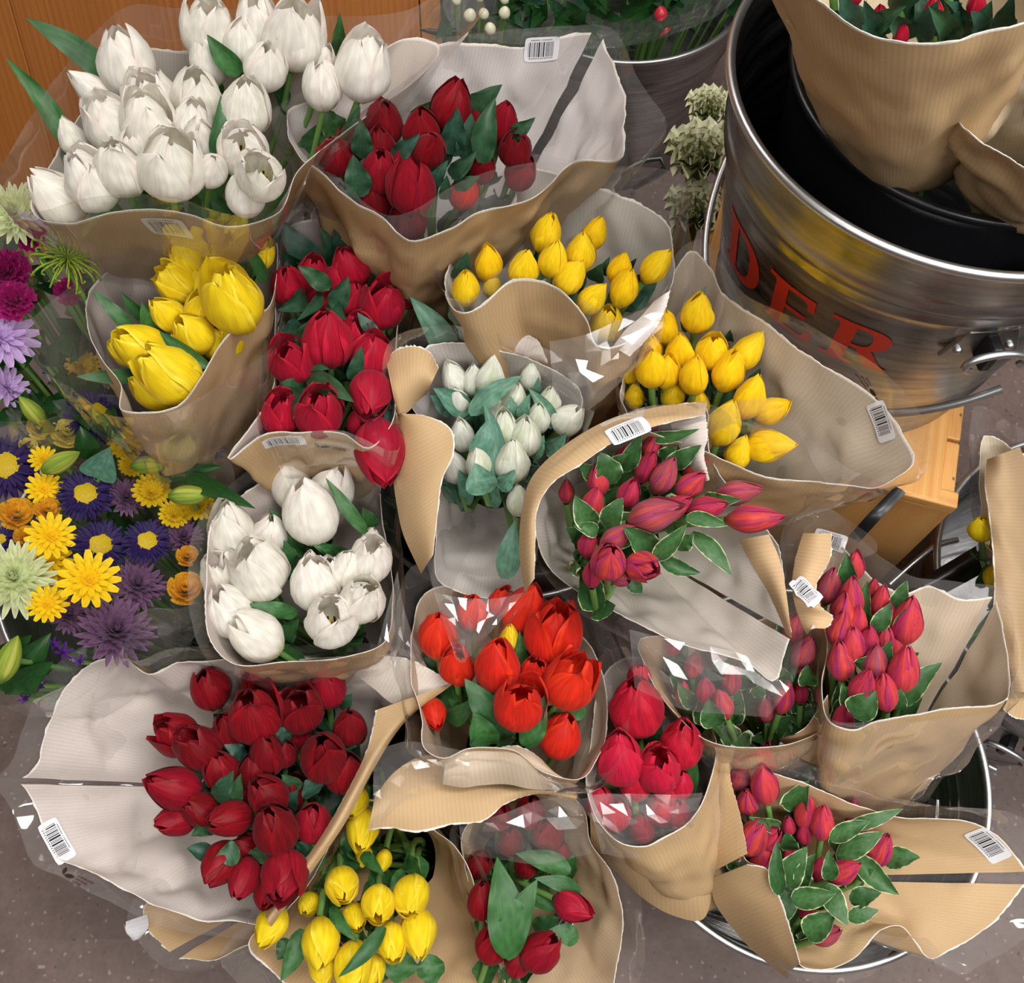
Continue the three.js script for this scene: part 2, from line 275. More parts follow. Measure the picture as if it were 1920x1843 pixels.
function leafGeo(P0, P1, w, o = {}) {                             // blade from P0 to P1, w = full width; face = direction the blade looks to
  const L = P0.distanceTo(P1), face = (o.face ?? EYEP.clone().sub(P1)).clone().normalize(), dir = P1.clone().sub(P0).normalize();
  const side = V().crossVectors(dir, face).normalize(), nrm = V().crossVectors(side, dir).normalize();
  const bow = o.bow ?? 0.12, fold = o.fold ?? 0.35, tw = o.twist ?? 0, sw = o.sway ?? 0, wave = o.wave ?? 0, k = o.k ?? rnd() * 50, tipK = o.tip ?? 1;
  return grid(o.nu ?? 6, o.nv ?? 10, (x, t) => {
    const a = x * 2 - 1, hw = w / 2 * Math.pow(Math.sin(Math.PI * Math.pow(clamp(t * 0.985 + 0.015, 0, 1), 0.72 * tipK)), 0.85) + 0.0006 * (1 - t);
    const c = P0.clone().lerp(P1, t).addScaledVector(nrm, bow * L * Math.sin(Math.PI * t)).addScaledVector(side, sw * L * Math.sin(Math.PI * t));
    const ang = tw * (t - 0.5), sd = side.clone().multiplyScalar(Math.cos(ang)).addScaledVector(nrm, Math.sin(ang)), nn = nrm.clone().multiplyScalar(Math.cos(ang)).addScaledVector(side, -Math.sin(ang));
    return c.addScaledVector(sd, a * hw).addScaledVector(nn, fold * hw * a * a + wave * hw * Math.sin(t * 17 + k + a) * a * a);
  });
}
const caster = new THREE.Raycaster();
function pierces(B, pts) {                                        // is any of the points outside the paper cone?
  if (!B.paper) return false;
  for (const q of pts) { const t = clamp((B.center.y - q.y) / (B.center.y - B.neck.y), 0.05, 0.97), c = B.center.clone().lerp(B.neck, t), d = c.sub(q), L = d.length(); caster.set(q, d.normalize()); caster.far = L; const hit = caster.intersectObject(B.paper).length; caster.far = Infinity; if (hit) return true; }
  return false;
}
const outside = (B, g) => { const p = g.attributes.position; return !B.keep && pierces(B, [21, 35, 38, 49, 56, 73].filter(i => i < p.count).map(i => V(p.getX(i), p.getY(i), p.getZ(i)))); };
const pick = a => a[Math.floor(rnd() * a.length) % a.length];
const tiltAxis = (P, ang, tilt) => {                              // direction of a bloom from its lean in the picture and its turn away from the eye
  const c = EYEP.clone().sub(P).normalize(), up = CU.clone().addScaledVector(c, -CU.dot(c)).normalize(), rt = V().crossVectors(up, c).normalize();
  const a = ang * Math.PI / 180, t = tilt * Math.PI / 180;
  return c.multiplyScalar(Math.cos(t)).addScaledVector(up, Math.sin(t) * Math.cos(a)).addScaledVector(rt, Math.sin(t) * Math.sin(a)).normalize();
};
function tulipWords(B, L, ang, open, col) {
  const size = L < B.med * 0.8 ? 'small ' : L > B.med * 1.18 ? 'large ' : '', lean = Math.abs(ang) > 130 ? 'drooping ' : Math.abs(ang) > 32 ? 'leaning ' : 'upright ', o = open >= 2 ? 'open ' : open === 0 ? 'budded ' : '';
  const where = B.tulipWhere.replace('drooping in', 'in');
  const who = (col === 'orange' ? 'orange' : col === 'lemon' ? 'yellow green' : col === 'crimson' ? 'crimson' : B.tulipWho).replace(/^(large|small|slim upright|closed|wide open|slim) /, '');
  return size + lean + o + who + ' tulip ' + where;
}
function tulip(B, u, v, L, ang = 0, tilt = 46, open = 1, dy = 0, col) {
  const y = B.y0 + dy / 100, P = at(u, v, y), ax = tiltAxis(P, ang, tilt), tr = tilt * Math.PI / 180, wr = [0.57, 0.68, 0.76, 0.84][open];
  const len = L * depth(P) / FOCAL / Math.sqrt(Math.sin(tr) ** 2 + (wr * Math.cos(tr)) ** 2) * (B.k ?? 1);
  const base = P.clone().addScaledVector(ax, -len * 0.47), foot = B.foot.clone().add(V(rr(-1, 1) * 0.028, 0, rr(-1, 1) * 0.028));
  const t = thing('tulip', tulipWords(B, L, ang, open, col), 'tulip', foot, B.tulipGroup), roll = rnd() * 6.28, q = new THREE.Quaternion().setFromUnitVectors(V(0, 1, 0), ax);
  const sl = (B.slim ?? 1) * rr(0.95, 1.04), mats = PET[col ?? B.color], mat = pick(mats), vk = Math.floor(rnd() * 3);
  for (let i = 0; i < 6; i++) {
    const inner = i % 2, g = PGEO[open][inner][(vk + i) % 3], qq = q.clone().multiply(new THREE.Quaternion().setFromAxisAngle(V(0, 1, 0), roll + i * Math.PI / 3));
    const tl = new THREE.Quaternion().setFromAxisAngle(V(1, 0, 0), rr(-0.05, 0.07) * (open * 0.8 + 0.5));
    part(t, 'petal', g, mat, { pos: base.clone().sub(foot), quat: qq.multiply(tl), scale: V(len * sl * rr(0.94, 1.05), len * rr(0.93, 1.04), len * sl * rr(0.96, 1.04)) });
  }
  if (open >= 2) { part(t, 'pistil', pistilGeo, pistilMat, { pos: base.clone().sub(foot), quat: q, scale: V(len, len, len) }); part(t, 'stamens', stamenGeo, stamenMat, { pos: base.clone().sub(foot), quat: q, scale: V(len, len, len) }); }
  const nk = B.neck.clone().add(V(rr(-1, 1) * 0.02, 0, rr(-1, 1) * 0.02)), b0 = base.clone().addScaledVector(ax, len * 0.03);
  const m1 = base.clone().addScaledVector(ax, -0.05).lerp(nk, 0.12); 
  for (const f of [0.1, 0.25, 0.3, 0.4]) { const c = new THREE.CatmullRomCurve3([b0, m1, nk, foot]); if (B.keep || !pierces(B, [0.1, 0.18, 0.26, 0.34, 0.42].map(s => c.getPoint(s)))) break; m1.lerp(V(B.center.x, m1.y, B.center.z), f); nk.lerp(B.neck, 0.4); }
  part(t, 'stem', tube([b0, m1, nk, foot].map(p => p.clone().sub(foot)), 0.0034, 14, 6), stemMat);
  t.userData.head = undefined; delete t.userData.head;
  const rec = { t, P, base, ax, len, foot, nk, stem: new THREE.CatmullRomCurve3([b0, m1, nk, foot]) }; B.tulips.push(rec); return rec;
}
function leafOn(B, bu, bv, tu, tv, w, o = {}) {                   // a blade traced from its foot to its tip, growing on the nearest stem
  const P0 = at(bu, bv, B.y0 + (o.y0 ?? -4) / 100), P1 = at(tu, tv, B.y0 + (o.y1 ?? 1) / 100), wm = w * depth(P1) / FOCAL;
  let best = null, bd = 1e9; for (const r of B.tulips) { const d = r.P.distanceTo(P0); if (d < bd) { bd = d; best = r; } }
  part(best.t, 'leaf', moved(leafGeo(P0, P1, wm * 1.08, { bow: rr(0.05, 0.13), fold: rr(-0.1, 0.7), twist: rr(-0.8, 0.8), sway: rr(-0.07, 0.07), wave: rr(0.1, 0.3), nv: 12, ...o }), best.foot.clone().negate()), pick(LEAF[o.mat ?? B.leaf]));
}
function fillLeaves(B, n) {
  for (const r of B.tulips) for (let i = 0; i < n; i++) {
    if (rnd() < (n % 1 ? 0.35 : 0)) continue;
    const P0 = r.stem.getPoint(rr(0.16, 0.28)), a = rnd() * 6.28, s = rr(0.012, 0.035), P1 = r.base.clone().addScaledVector(r.ax, rr(-0.028, 0.018)).add(V(Math.cos(a) * s, 0, Math.sin(a) * s));
    const c = B.center; P1.lerp(V(c.x, P1.y, c.z), 0.08);
    const out = V(Math.cos(a), 0.4, Math.sin(a));
    const w = rr(0.02, 0.034), opt = { face: out.negate().add(V(0, 1.1, 0.3)), bow: rr(0.02, 0.12), fold: rr(0.1, 0.8), twist: rr(-1, 1), sway: rr(-0.08, 0.08), wave: rr(0.05, 0.3) }, lg = leafGeo(P0, P1, w, opt), mat = pick(LEAF[B.leaf]);
    if (outside(B, lg)) continue;
    part(r.t, 'leaf', moved(lg, r.foot.clone().negate()), mat);
  }
}

// ---------------------------------------------------------------- paper and film
const lin = h => { const c = new THREE.Color(h); return [c.r, c.g, c.b]; };
const KRAFT = lin('#c6a77d'), INSIDE = lin('#d3c9c1'), TORN = lin('#efe9e0');
function parsePts(str, y0, m = 1, add = 0) { return str.trim().split(/\s*,\s*/).map(s => { const a = s.trim().split(/\s+/).map(Number); return at(a[0], a[1], y0 + ((a[2] ?? 0) * (m < 0 && a[2] < 0 ? m * 1.5 : m) + add) / 100); }); }
function resample(pts, n, closed) {                               // even spacing along a rounded polyline
  const c = new THREE.CatmullRomCurve3(pts, closed, 'centripetal', 0.5); c.arcLengthDivisions = 600; const out = []; for (let i = 0; i <= n; i++) out.push(c.getPointAt(i / n)); return out;
}
function sheetGeo(rows, outward, oc, ic, o = {}) {                // rows[i][j] of points; two faces 0.7 mm apart with a torn rim along row 0
  const M = rows.length, N = rows[0].length, nrm = [];
  for (let i = 0; i < M; i++) { nrm.push([]); for (let j = 0; j < N; j++) {
    const a = rows[i][Math.min(N - 1, j + 1)].clone().sub(rows[i][Math.max(0, j - 1)]), b = rows[Math.min(M - 1, i + 1)][j].clone().sub(rows[Math.max(0, i - 1)][j]);
    const n = a.cross(b); if (n.lengthSq() < 1e-16) n.set(0, 1, 0); n.normalize(); nrm[i].push(n);
  } }
  let sgn = 0; for (let i = 0; i < M; i += 2) for (let j = 0; j < N; j += 3) sgn += nrm[i][j].dot(outward(i, j)); const s = sgn >= 0 ? 1 : -1;
  const P = [], C = [], U = [], I = []; let len = [0]; const rref = rows[Math.min(M - 1, 3)];
  for (let j = 1; j < N; j++) len.push(len[j - 1] + rref[j].distanceTo(rref[j - 1]));
  for (const f of [1, -1]) for (let i = 0; i < M; i++) for (let j = 0; j < N; j++) {
    const p = rows[i][j].clone().addScaledVector(nrm[i][j], s * f * 0.00035); P.push(p.x, p.y, p.z);
    const edge = i <= (o.band ?? 1), c = edge && !o.plainEdge ? TORN : f > 0 ? oc : ic; C.push(...c); U.push(len[j] / 0.034, (i / M) * 3);
  }
  const K = M * N, quad = (a, b, c, d, fl) => fl ? I.push(a, b, d, a, d, c) : I.push(a, d, b, a, c, d);
  for (let i = 0; i < M - 1; i++) for (let j = 0; j < N - 1; j++) { const a = i * N + j; quad(a, a + 1, a + N, a + N + 1, s > 0); quad(K + a, K + a + 1, K + a + N, K + a + N + 1, s < 0); }
  for (let j = 0; j < N - 1; j++) quad(j, j + 1, K + j, K + j + 1, s < 0);
  const g = new THREE.BufferGeometry(); g.setAttribute('position', new THREE.Float32BufferAttribute(P, 3)); g.setAttribute('color', new THREE.Float32BufferAttribute(C, 3)); g.setAttribute('uv', new THREE.Float32BufferAttribute(U, 2)); g.setIndex(I); g.computeVertexNormals(); return g;
}
function coneRows(rim, neck, o = {}) {
  const N = rim.length, M = o.M ?? 22, q = o.q ?? 0.8, nr = o.nr ?? 0.035, amp = o.amp ?? 0.004, k = o.k ?? 0, rc = rim.reduce((s, p) => s.add(p), V(0, 0, 0)).divideScalar(N), rows = [];
  const ring = rim.map(p => { const a = Math.atan2(p.z - rc.z, p.x - rc.x); return V(nr * Math.cos(a), 0, nr * Math.sin(a)); });
  const T = [0, 0.0075, 0.0105]; for (let i = 3; i < M; i++) T.push(0.0105 + 0.9895 * Math.pow((i - 2) / (M - 3), 1.1));
  for (let i = 0; i < T.length; i++) {
    const t = T[i], c = rc.clone().lerp(neck, t), g = Math.pow(1 - t, q); rows.push([]);
    for (let j = 0; j < N; j++) {
      const off = rim[j].clone().sub(rc), p = c.clone().addScaledVector(off, g).addScaledVector(ring[j], 1 - g);
      const dirO = off.clone().normalize(), f = 10 / (o.scale ?? 1), n1 = noise3(p.x * f + k, p.y * f, p.z * f), n2 = noise3(p.x * f * 2.3 + k, p.y * f * 2.3, p.z * f * 2.3 + 5);
      const cre = (1 - Math.abs(n1) * 2) * 0.8 + n2 * 0.6; p.addScaledVector(dirO, amp * cre * (0.25 + Math.min(1, t * 5)) * (1 - 0.5 * t) + (o.out ?? 0) * (1 - t));
      if (i < 1 && o.torn !== 0) p.addScaledVector(rim[j].clone().sub(neck).normalize(), (noise3(j * 0.55, k, 1) * 0.0011 + noise3(j * 0.17, k, 4) * 0.001) * (o.torn ?? 1));
      rows[i].push(p);
    }
  }
  rows.rc = rc; return rows;
}
const WR = [];
function bouquet(d) {
  const B = { ...d, tulips: [] }; B.center = at(d.c[0], d.c[1], d.y0);
  const bk = d.bucket, off = V(B.center.x - bk.x, 0, B.center.z - bk.z).multiplyScalar(d.spread ?? 0.5); if (off.length() > 0.135) off.setLength(0.135);
  B.foot = V(bk.x, bk.fy ?? 0.03, bk.z).addScaledVector(off, 0.6); B.neck = d.neck ? at(...d.neck) : V(bk.x + off.x, (d.ny ?? 0.40), bk.z + off.z);
  const k = rnd() * 50;
  if (d.rim) {
    const w = thing('bouquet_wrap', d.wrapLabel, 'wrapping', B.foot, 'paper and film bouquet wraps'); B.wrap = w; delete w.userData.group;
    const pts = parsePts(d.rim, d.y0, d.keep ? 1 : -0.42, d.keep ? 0 : -0.4), rim = resample(pts, 190, !d.seam), rows = coneRows(rim, B.neck, { k, q: d.q ?? (d.keep ? 0.8 : 0.68), amp: d.amp ?? 0.004, M: 25 });
    const out = (i, j) => rows[i][j].clone().sub(rows.rc.clone().lerp(B.neck, i / rows.length));
    const g = sheetGeo(rows, out, d.outC ?? KRAFT, d.inC ?? INSIDE); B.paper = part(w, 'kraft_sheet', moved(g, B.foot.clone().negate()), paperMat); B.paper.userData.label = 'ribbed brown kraft paper with pale inner side'; w.updateMatrixWorld(true);
    if (d.film !== 0) {
      const e = d.film ?? 0.14, fpts = d.filmRim ? parsePts(d.filmRim, d.y0, d.keep ? 1 : -0.5, 1.5) : pts.map(p => p.clone().addScaledVector(p.clone().sub(B.neck), e));
      const frim = resample(fpts, 120, true), fr = coneRows(frim, B.neck, { k: k + 20, q: d.q ?? (d.keep ? 0.8 : 0.68), amp: 0.005, M: 18, out: 0.004, nr: 0.04, torn: 0, scale: 0.8 });
      const fg = grid(120, fr.length - 1, (x, y) => fr[Math.round(y * (fr.length - 1))][Math.round(x * 120)]);
      B.film = part(w, 'clear_film', moved(fg, B.foot.clone().negate()), filmMat); B.film.userData.label = 'clear crinkled cellophane film'; w.updateMatrixWorld(true);
    }
  } else B.wrap = null;
  const Ls = (d.heads ?? '0 0 1').trim().split(/\s*,\s*/).map(h => +h.trim().split(/\s+/)[2]).sort((a, b) => a - b); B.med = Ls[Ls.length >> 1];
  for (const h of (d.heads ?? '').trim().split(/\s*,\s*/)) { if (!h) continue; const a = h.trim().split(/\s+/), n = a.map(Number); tulip(B, n[0], n[1], n[2], a.length > 3 ? n[3] : 0, a.length > 4 ? n[4] : 46, a.length > 5 ? n[5] : 1, a.length > 6 ? n[6] : 0, a[7]); }
  for (const h of (d.leaves ?? '').trim().split(/\s*,\s*/)) { if (!h) continue; const n = h.trim().split(/\s+/).map(Number); leafOn(B, n[0], n[1], n[2], n[3], n[4], { y0: n[5] ?? -4, y1: n[6] ?? 1.5 }); }
  if (B.tulips.length) fillLeaves(B, d.fill ?? 1);
  WR.push(B); return B;
}
function flap(parentB, name, A, Bp, o = {}) {                     // a folded or rolled piece of the sheet between two traced edges
  const y0 = parentB.y0, n = o.n ?? 60, a = resample(parsePts(A, y0), n, false), b = resample(parsePts(Bp, y0), n, false), rows = [], M = 12, k = rnd() * 40, bow = o.bow ?? 0;
  for (let i = 0; i < M; i++) { const t = i < 3 ? [0, 0.018, 0.028][i] : 0.028 + 0.972 * (i - 2) / (M - 3); rows.push([]); for (let j = 0; j <= n; j++) {
    const p = a[j].clone().lerp(b[j], t), c = EYEP.clone().sub(p).normalize(); p.addScaledVector(c, bow * Math.sin(Math.PI * t) + (o.amp ?? 0.002) * noise3(p.x * 16 + k, p.y * 16, p.z * 16) * Math.min(1, t * 4));
    if (i === 0) p.addScaledVector(a[j].clone().sub(b[j]).normalize(), noise3(j * 0.55, k, 1) * 0.0012); rows[i].push(p); } }
  const w = parentB.wrap, g = sheetGeo(rows, (i, j) => EYEP.clone().sub(rows[i][j]), o.c ?? KRAFT, o.ic ?? INSIDE, { plainEdge: o.plain });
  const m = part(w, name, moved(g, w.position.clone().negate()), paperMat); w.updateMatrixWorld(true); return m;
}
function filmFlap(parentB, A, Bp, bow = 0.004) {
  const y0 = parentB.y0, n = 40, a = resample(parsePts(A, y0), n, false), b = resample(parsePts(Bp, y0), n, false), k = rnd() * 40;
  let g = grid(10, 6, (x, t) => { const ed = x > 0.01 && x < 0.99 ? 1 : 0, j = clamp(Math.round((x + ed * rr(-0.035, 0.035)) * n), 0, n), p = a[j].clone().lerp(b[j], clamp(t + (t > 0.01 && t < 0.99 ? rr(-0.06, 0.06) : 0), 0, 1)), c = EYEP.clone().sub(p).normalize(); return p.addScaledVector(c, bow * Math.sin(Math.PI * t) + rr(-0.002, 0.002)); });
  g = g.toNonIndexed(); g.computeVertexNormals();                  // crumpled film breaks into flat facets
  return part(parentB.wrap, 'film_fold', moved(g, parentB.wrap.position.clone().negate()), looseFilm);
}

// ---------------------------------------------------------------- stickers and prints
function canvasTex(w, h, draw) { const c = document.createElement('canvas'); c.width = w; c.height = h; draw(c.getContext('2d'), w, h); const t = new THREE.CanvasTexture(c); t.colorSpace = THREE.SRGBColorSpace; return t; }
const barTex = canvasTex(512, 288, (g, w, h) => {
  g.fillStyle = '#e9e9ee'; g.fillRect(0, 0, w, h); g.fillStyle = '#1a1c26';
  let x = 56, s = 5; const W2 = [8, 14, 10, 6, 12, 8, 16, 20, 8, 10, 18, 6, 12, 8, 14, 8, 6, 12, 10, 8, 16, 8, 10];
  for (let i = 0; x < 430; i++) { const b = W2[i % W2.length] * (i % 3 === 1 ? 1.1 : 0.75); g.fillRect(x, 58, b, 176); x += b + 4 + (W2[(i * 5 + 2) % W2.length] * 0.6); }
  g.fillStyle = '#4a4c5c'; for (let i = 0; i < 26; i++) if (i !== 11 && i !== 13) g.fillRect(84 + i * 12, 28, 8, 14); for (let i = 0; i < 13; i++) g.fillRect(70 + i * 28, 242, 14, 16);
});
const barMat = new THREE.MeshStandardMaterial({ map: barTex, roughness: 0.35, side: THREE.DoubleSide });
const leafPrint = canvasTex(512, 256, (g, w, h) => {
  g.clearRect(0, 0, w, h); g.fillStyle = '#2a1a10';
  const lf = (x, y, a, l, b) => { g.save(); g.translate(x, y); g.rotate(a); g.beginPath(); g.moveTo(0, 0); g.quadraticCurveTo(l * 0.4, -b, l, 0); g.quadraticCurveTo(l * 0.5, b, 0, 0); g.fill(); g.restore(); };
  lf(110, 150, -2.0, 120, 50); lf(120, 150, -0.25, 130, 60);
  g.fillStyle = '#4a3020'; for (let r = 0; r < 3; r++) for (let i = 0; i < 12 - r * 3; i++) g.fillRect(262 + i * 19, 70 + r * 44, 10 + (i * 7 + r * 3) % 6, 20 + (i * 5) % 9);
});
const leafPrintMat = new THREE.MeshStandardMaterial({ map: leafPrint, transparent: true, roughness: 0.5, side: THREE.DoubleSide });
const recyclePrint = canvasTex(128, 256, (g, w, h) => { g.clearRect(0, 0, w, h); g.strokeStyle = '#efe6da'; g.lineWidth = 9; g.beginPath(); g.moveTo(64, 240); g.lineTo(24, 90); g.lineTo(50, 20); g.stroke(); g.beginPath(); g.moveTo(70, 240); g.lineTo(104, 96); g.lineTo(84, 20); g.stroke(); g.beginPath(); for (let i = 0; i < 60; i++) { const a = i * 0.24, r = 4 + i * 0.38; g.lineTo(64 + r * Math.cos(a), 90 + r * 1.5 * Math.sin(a)); } g.lineWidth = 6; g.stroke(); });
const recycleMat = new THREE.MeshStandardMaterial({ map: recyclePrint, transparent: true, roughness: 0.6, side: THREE.DoubleSide });
function label(B, mesh, u, v, rot, wpx, hpx, mat = barMat, name = 'barcode_sticker', lift = 0.0012) {
  caster.set(EYEP, ray(u, v).normalize()); const hit = caster.intersectObject(mesh)[0]; if (!hit) { console.log('no hit for', name, u, v); return; }
  const nm = hit.face.normal.clone(); if (nm.dot(EYEP.clone().sub(hit.point)) < 0) nm.negate();
  const a = rot * Math.PI / 180, d = CR.clone().multiplyScalar(Math.cos(a)).addScaledVector(CU, -Math.sin(a)), rx = d.addScaledVector(nm, -d.dot(nm)).normalize(), ry = V().crossVectors(nm, rx).normalize(), z = depth(hit.point) / FOCAL;
  const w = wpx * z, h = hpx * z, back = nm.clone().negate();
  const g = grid(8, 5, (x, y) => {
    let X = x - 0.5, Y = y - 0.5; if (Math.abs(X) > 0.49 && Math.abs(Y) > 0.49) { X *= 0.955; Y *= 0.92; }
    const p = hit.point.clone().addScaledVector(rx, X * w).addScaledVector(ry, Y * h); caster.set(p.clone().addScaledVector(nm, 0.012), back); const q = caster.intersectObject(mesh)[0];
    const dd = q && q.distance < 0.022 ? 0.012 - q.distance : 0; return p.addScaledVector(nm, lift + dd * 0.8);
  });
  return part(B.wrap, name, moved(g, B.wrap.position.clone().negate()), mat, { label: name === 'barcode_sticker' ? 'white barcode sticker' : undefined });
}

// ---------------------------------------------------------------- the bouquets
const TAN = lin('#cfae84'), MAUVE = lin('#c9bdb8');
const A = bouquet({ k: 1.2, c: [330, 240], y0: 0.78, bucket: BB, color: 'white', leaf: 'mid', spread: 0.7, neck: [380, 545, 0.46],
  tulipWho: 'large white', tulipWhere: 'in the bunch against the leaning wooden panel', tulipGroup: 'large white tulips before the wooden panel',
  wrapLabel: 'kraft paper wrap with barcode around white tulips by the wooden panel',
  rim: '60 398 -5, 100 300 0, 190 160 4, 268 92 6, 340 96 6, 450 100 6, 600 110 6, 700 100 6, 760 72 6, 822 84 5, 800 130 2, 690 215 -1, 560 320 -4, 520 400 -6, 430 424 -7, 350 400 -7, 280 392 -7, 200 400 -7, 130 420 -6',
  heads: '387 57 98 -5 58 2 3, 487 47 88 -5 60 2 3, 550 70 112 5 55 2 3, 453 86 86 0 50 1 2, 497 126 84 10 48 1 2, 390 118 82 -20 60 1 1, 237 122 112 -18 60 1 2, 180 173 92 -58 75 0 0, 137 260 72 -28 66 0 0, 285 190 98 -30 52 2 1, 370 183 94 0 42 1 2, 460 205 98 0 46 1 3, 207 236 98 -35 52 2 2, 275 230 102 -10 50 2 3, 360 232 78 0 45 1 2, 375 268 74 0 38 1 1, 457 280 82 -5 28 2 3, 487 327 82 0 24 2 4, 320 312 112 -5 42 2 4, 397 320 60 10 28 0 3, 228 322 98 -20 46 2 4, 170 342 102 -30 52 2 3, 108 372 108 -50 66 1 1, 460 368 78 0 50 1 1, 253 290 82 -10 45 1 2, 605 165 82 0 55 1 1, 607 112 50 10 50 1 1, 683 132 112 12 55 2 2',
  leaves: '232 165 47 33 44 -3 4, 142 300 10 108 34 -3 4, 450 140 388 64 38 1 5, 402 298 414 178 30 1 5, 637 105 637 22 26 -2 4, 330 400 250 380 40 -6 -3, 430 410 380 350 36 -6 -3, 520 380 500 300 30 -5 -1' });
const B = bouquet({ k: 1.14, c: [810, 290], y0: 0.75, bucket: BB, color: 'deepred', leaf: 'dark', spread: 0.75, neck: [800, 590, 0.46], seam: 1, amp: 0.009, inC: lin('#d2cbca'),
  tulipWho: 'dark red', tulipWhere: 'backed by broad pale paper and large green leaves', tulipGroup: 'dark red tulips before the pale upright paper',
  wrapLabel: 'kraft wrap standing tall with pale inside and barcode behind dark red tulips',
  rim: '1133 72 7, 1150 120 7, 1172 190 6, 1170 270 4, 1160 298 2, 1080 300 -3, 1000 372 -6, 900 395 -7, 840 430 -8, 772 450 -8, 720 408 -7, 660 375 -6, 610 325 -5, 570 300 -4, 540 240 -1, 545 205 2, 640 170 6, 700 140 7, 745 105 7, 830 84 8, 900 82 8, 985 88 8, 1060 66 8, 1108 62 8',
  filmRim: '1140 55 8, 1190 150 8, 1242 235 7, 1170 310 3, 1000 300 -1, 880 330 -2, 740 400 -3, 640 330 -1, 565 292 0, 515 215 2, 620 150 7, 740 90 9, 900 66 9, 1060 52 9',
  heads: '629 292 72 -20 30 1 1, 721 233 84 -5 50 1 2, 792 248 84 -5 46 1 2, 846 204 96 15 55 1 3, 806 282 66 20 30 0 3, 712 278 74 0 46 1 1, 712 322 80 0 46 1 1, 767 354 104 0 44 1 2, 702 380 66 0 40 1 -2, 767 412 76 0 40 1 -3, 898 228 80 10 55 1 1, 944 235 76 15 55 1 1, 967 280 64 10 40 1 0, 975 322 70 20 46 1 -3, 758 310 60 0 40 1 1, 887 268 56 0 46 1 0, 904 318 56 10 46 1 -2, 658 272 66 -15 46 1 0, 871 364 62 30 46 1 -4 orange',
  leaves: '860 225 942 158 44 1 6, 902 306 929 182 44 1 6, 846 290 858 200 46 1 6, 868 296 884 212 40 1 5, 950 272 1004 220 30 0 3, 682 297 676 222 38 1 5, 645 268 676 198 28 0 4, 674 370 662 290 48 0 4, 780 224 810 190 34 0 3, 740 300 788 250 30 2 5, 846 332 894 282 30 1 4, 832 374 838 328 22 0 3, 800 350 840 300 26 0 3, 850 350 900 330 24 0 2, 690 390 700 350 28 -3 0' });
const C = bouquet({ k: 1.08, c: [340, 600], y0: 0.70, bucket: LB, color: 'lemon', leaf: 'mid', spread: 0.6, ny: 0.42, inC: MAUVE,
  tulipWho: 'wide open lemon yellow', tulipWhere: 'between the purple asters and the white tulips', tulipGroup: 'lemon yellow tulips above the asters',
  wrapLabel: 'kraft wrap around lemon yellow tulips over the purple asters',
  rim: '163 584 -1, 168 545 1, 215 495 3, 255 468 4, 300 446 5, 400 430 5, 480 436 5, 514 450 4, 516 520 1, 505 575 -1, 470 592 -3, 424 630 -5, 396 674 -5, 374 712 -5, 345 752 -6, 318 766 -6, 270 772 -6, 228 768 -6, 226 722 -4, 200 684 -3, 172 640 -2',
  filmRim: '55 620 -1, 130 545 1, 190 500 3, 260 450 5, 400 415 6, 520 432 6, 524 560 3, 500 650 -2, 430 700 -3, 330 760 -4, 220 775 -5, 140 720 -3, 90 690 -2',
  heads: '356 490 96 -38 64 1 2, 402 494 76 8 52 1 1, 335 531 84 -60 60 2 1, 440 568 132 -24 48 2 4, 376 584 72 0 46 1 1, 316 590 78 -50 56 1 1, 364 627 88 -45 54 1 1, 407 648 64 -10 46 1 -1, 272 657 112 -62 64 1 0, 322 705 132 -56 60 2 2, 294 732 92 -58 62 1 -1, 484 472 78 8 54 1 1, 236 660 66 -60 62 1 -1, 380 540 80 -20 52 1 0, 430 640 66 0 46 1 -1, 344 650 60 -40 52 1 -1',
  leaves: '256 632 170 543 24 -1 3, 294 632 266 566 38 -1 3, 275 600 226 546 22 -1 3, 394 688 298 620 28 2 4, 268 702 142 706 26 -3 0, 416 488 362 437 26 0 4, 494 530 450 448 22 -1 4, 440 500 412 445 18 0 4, 452 510 440 462 18 0 4, 470 500 466 450 16 0 4' });
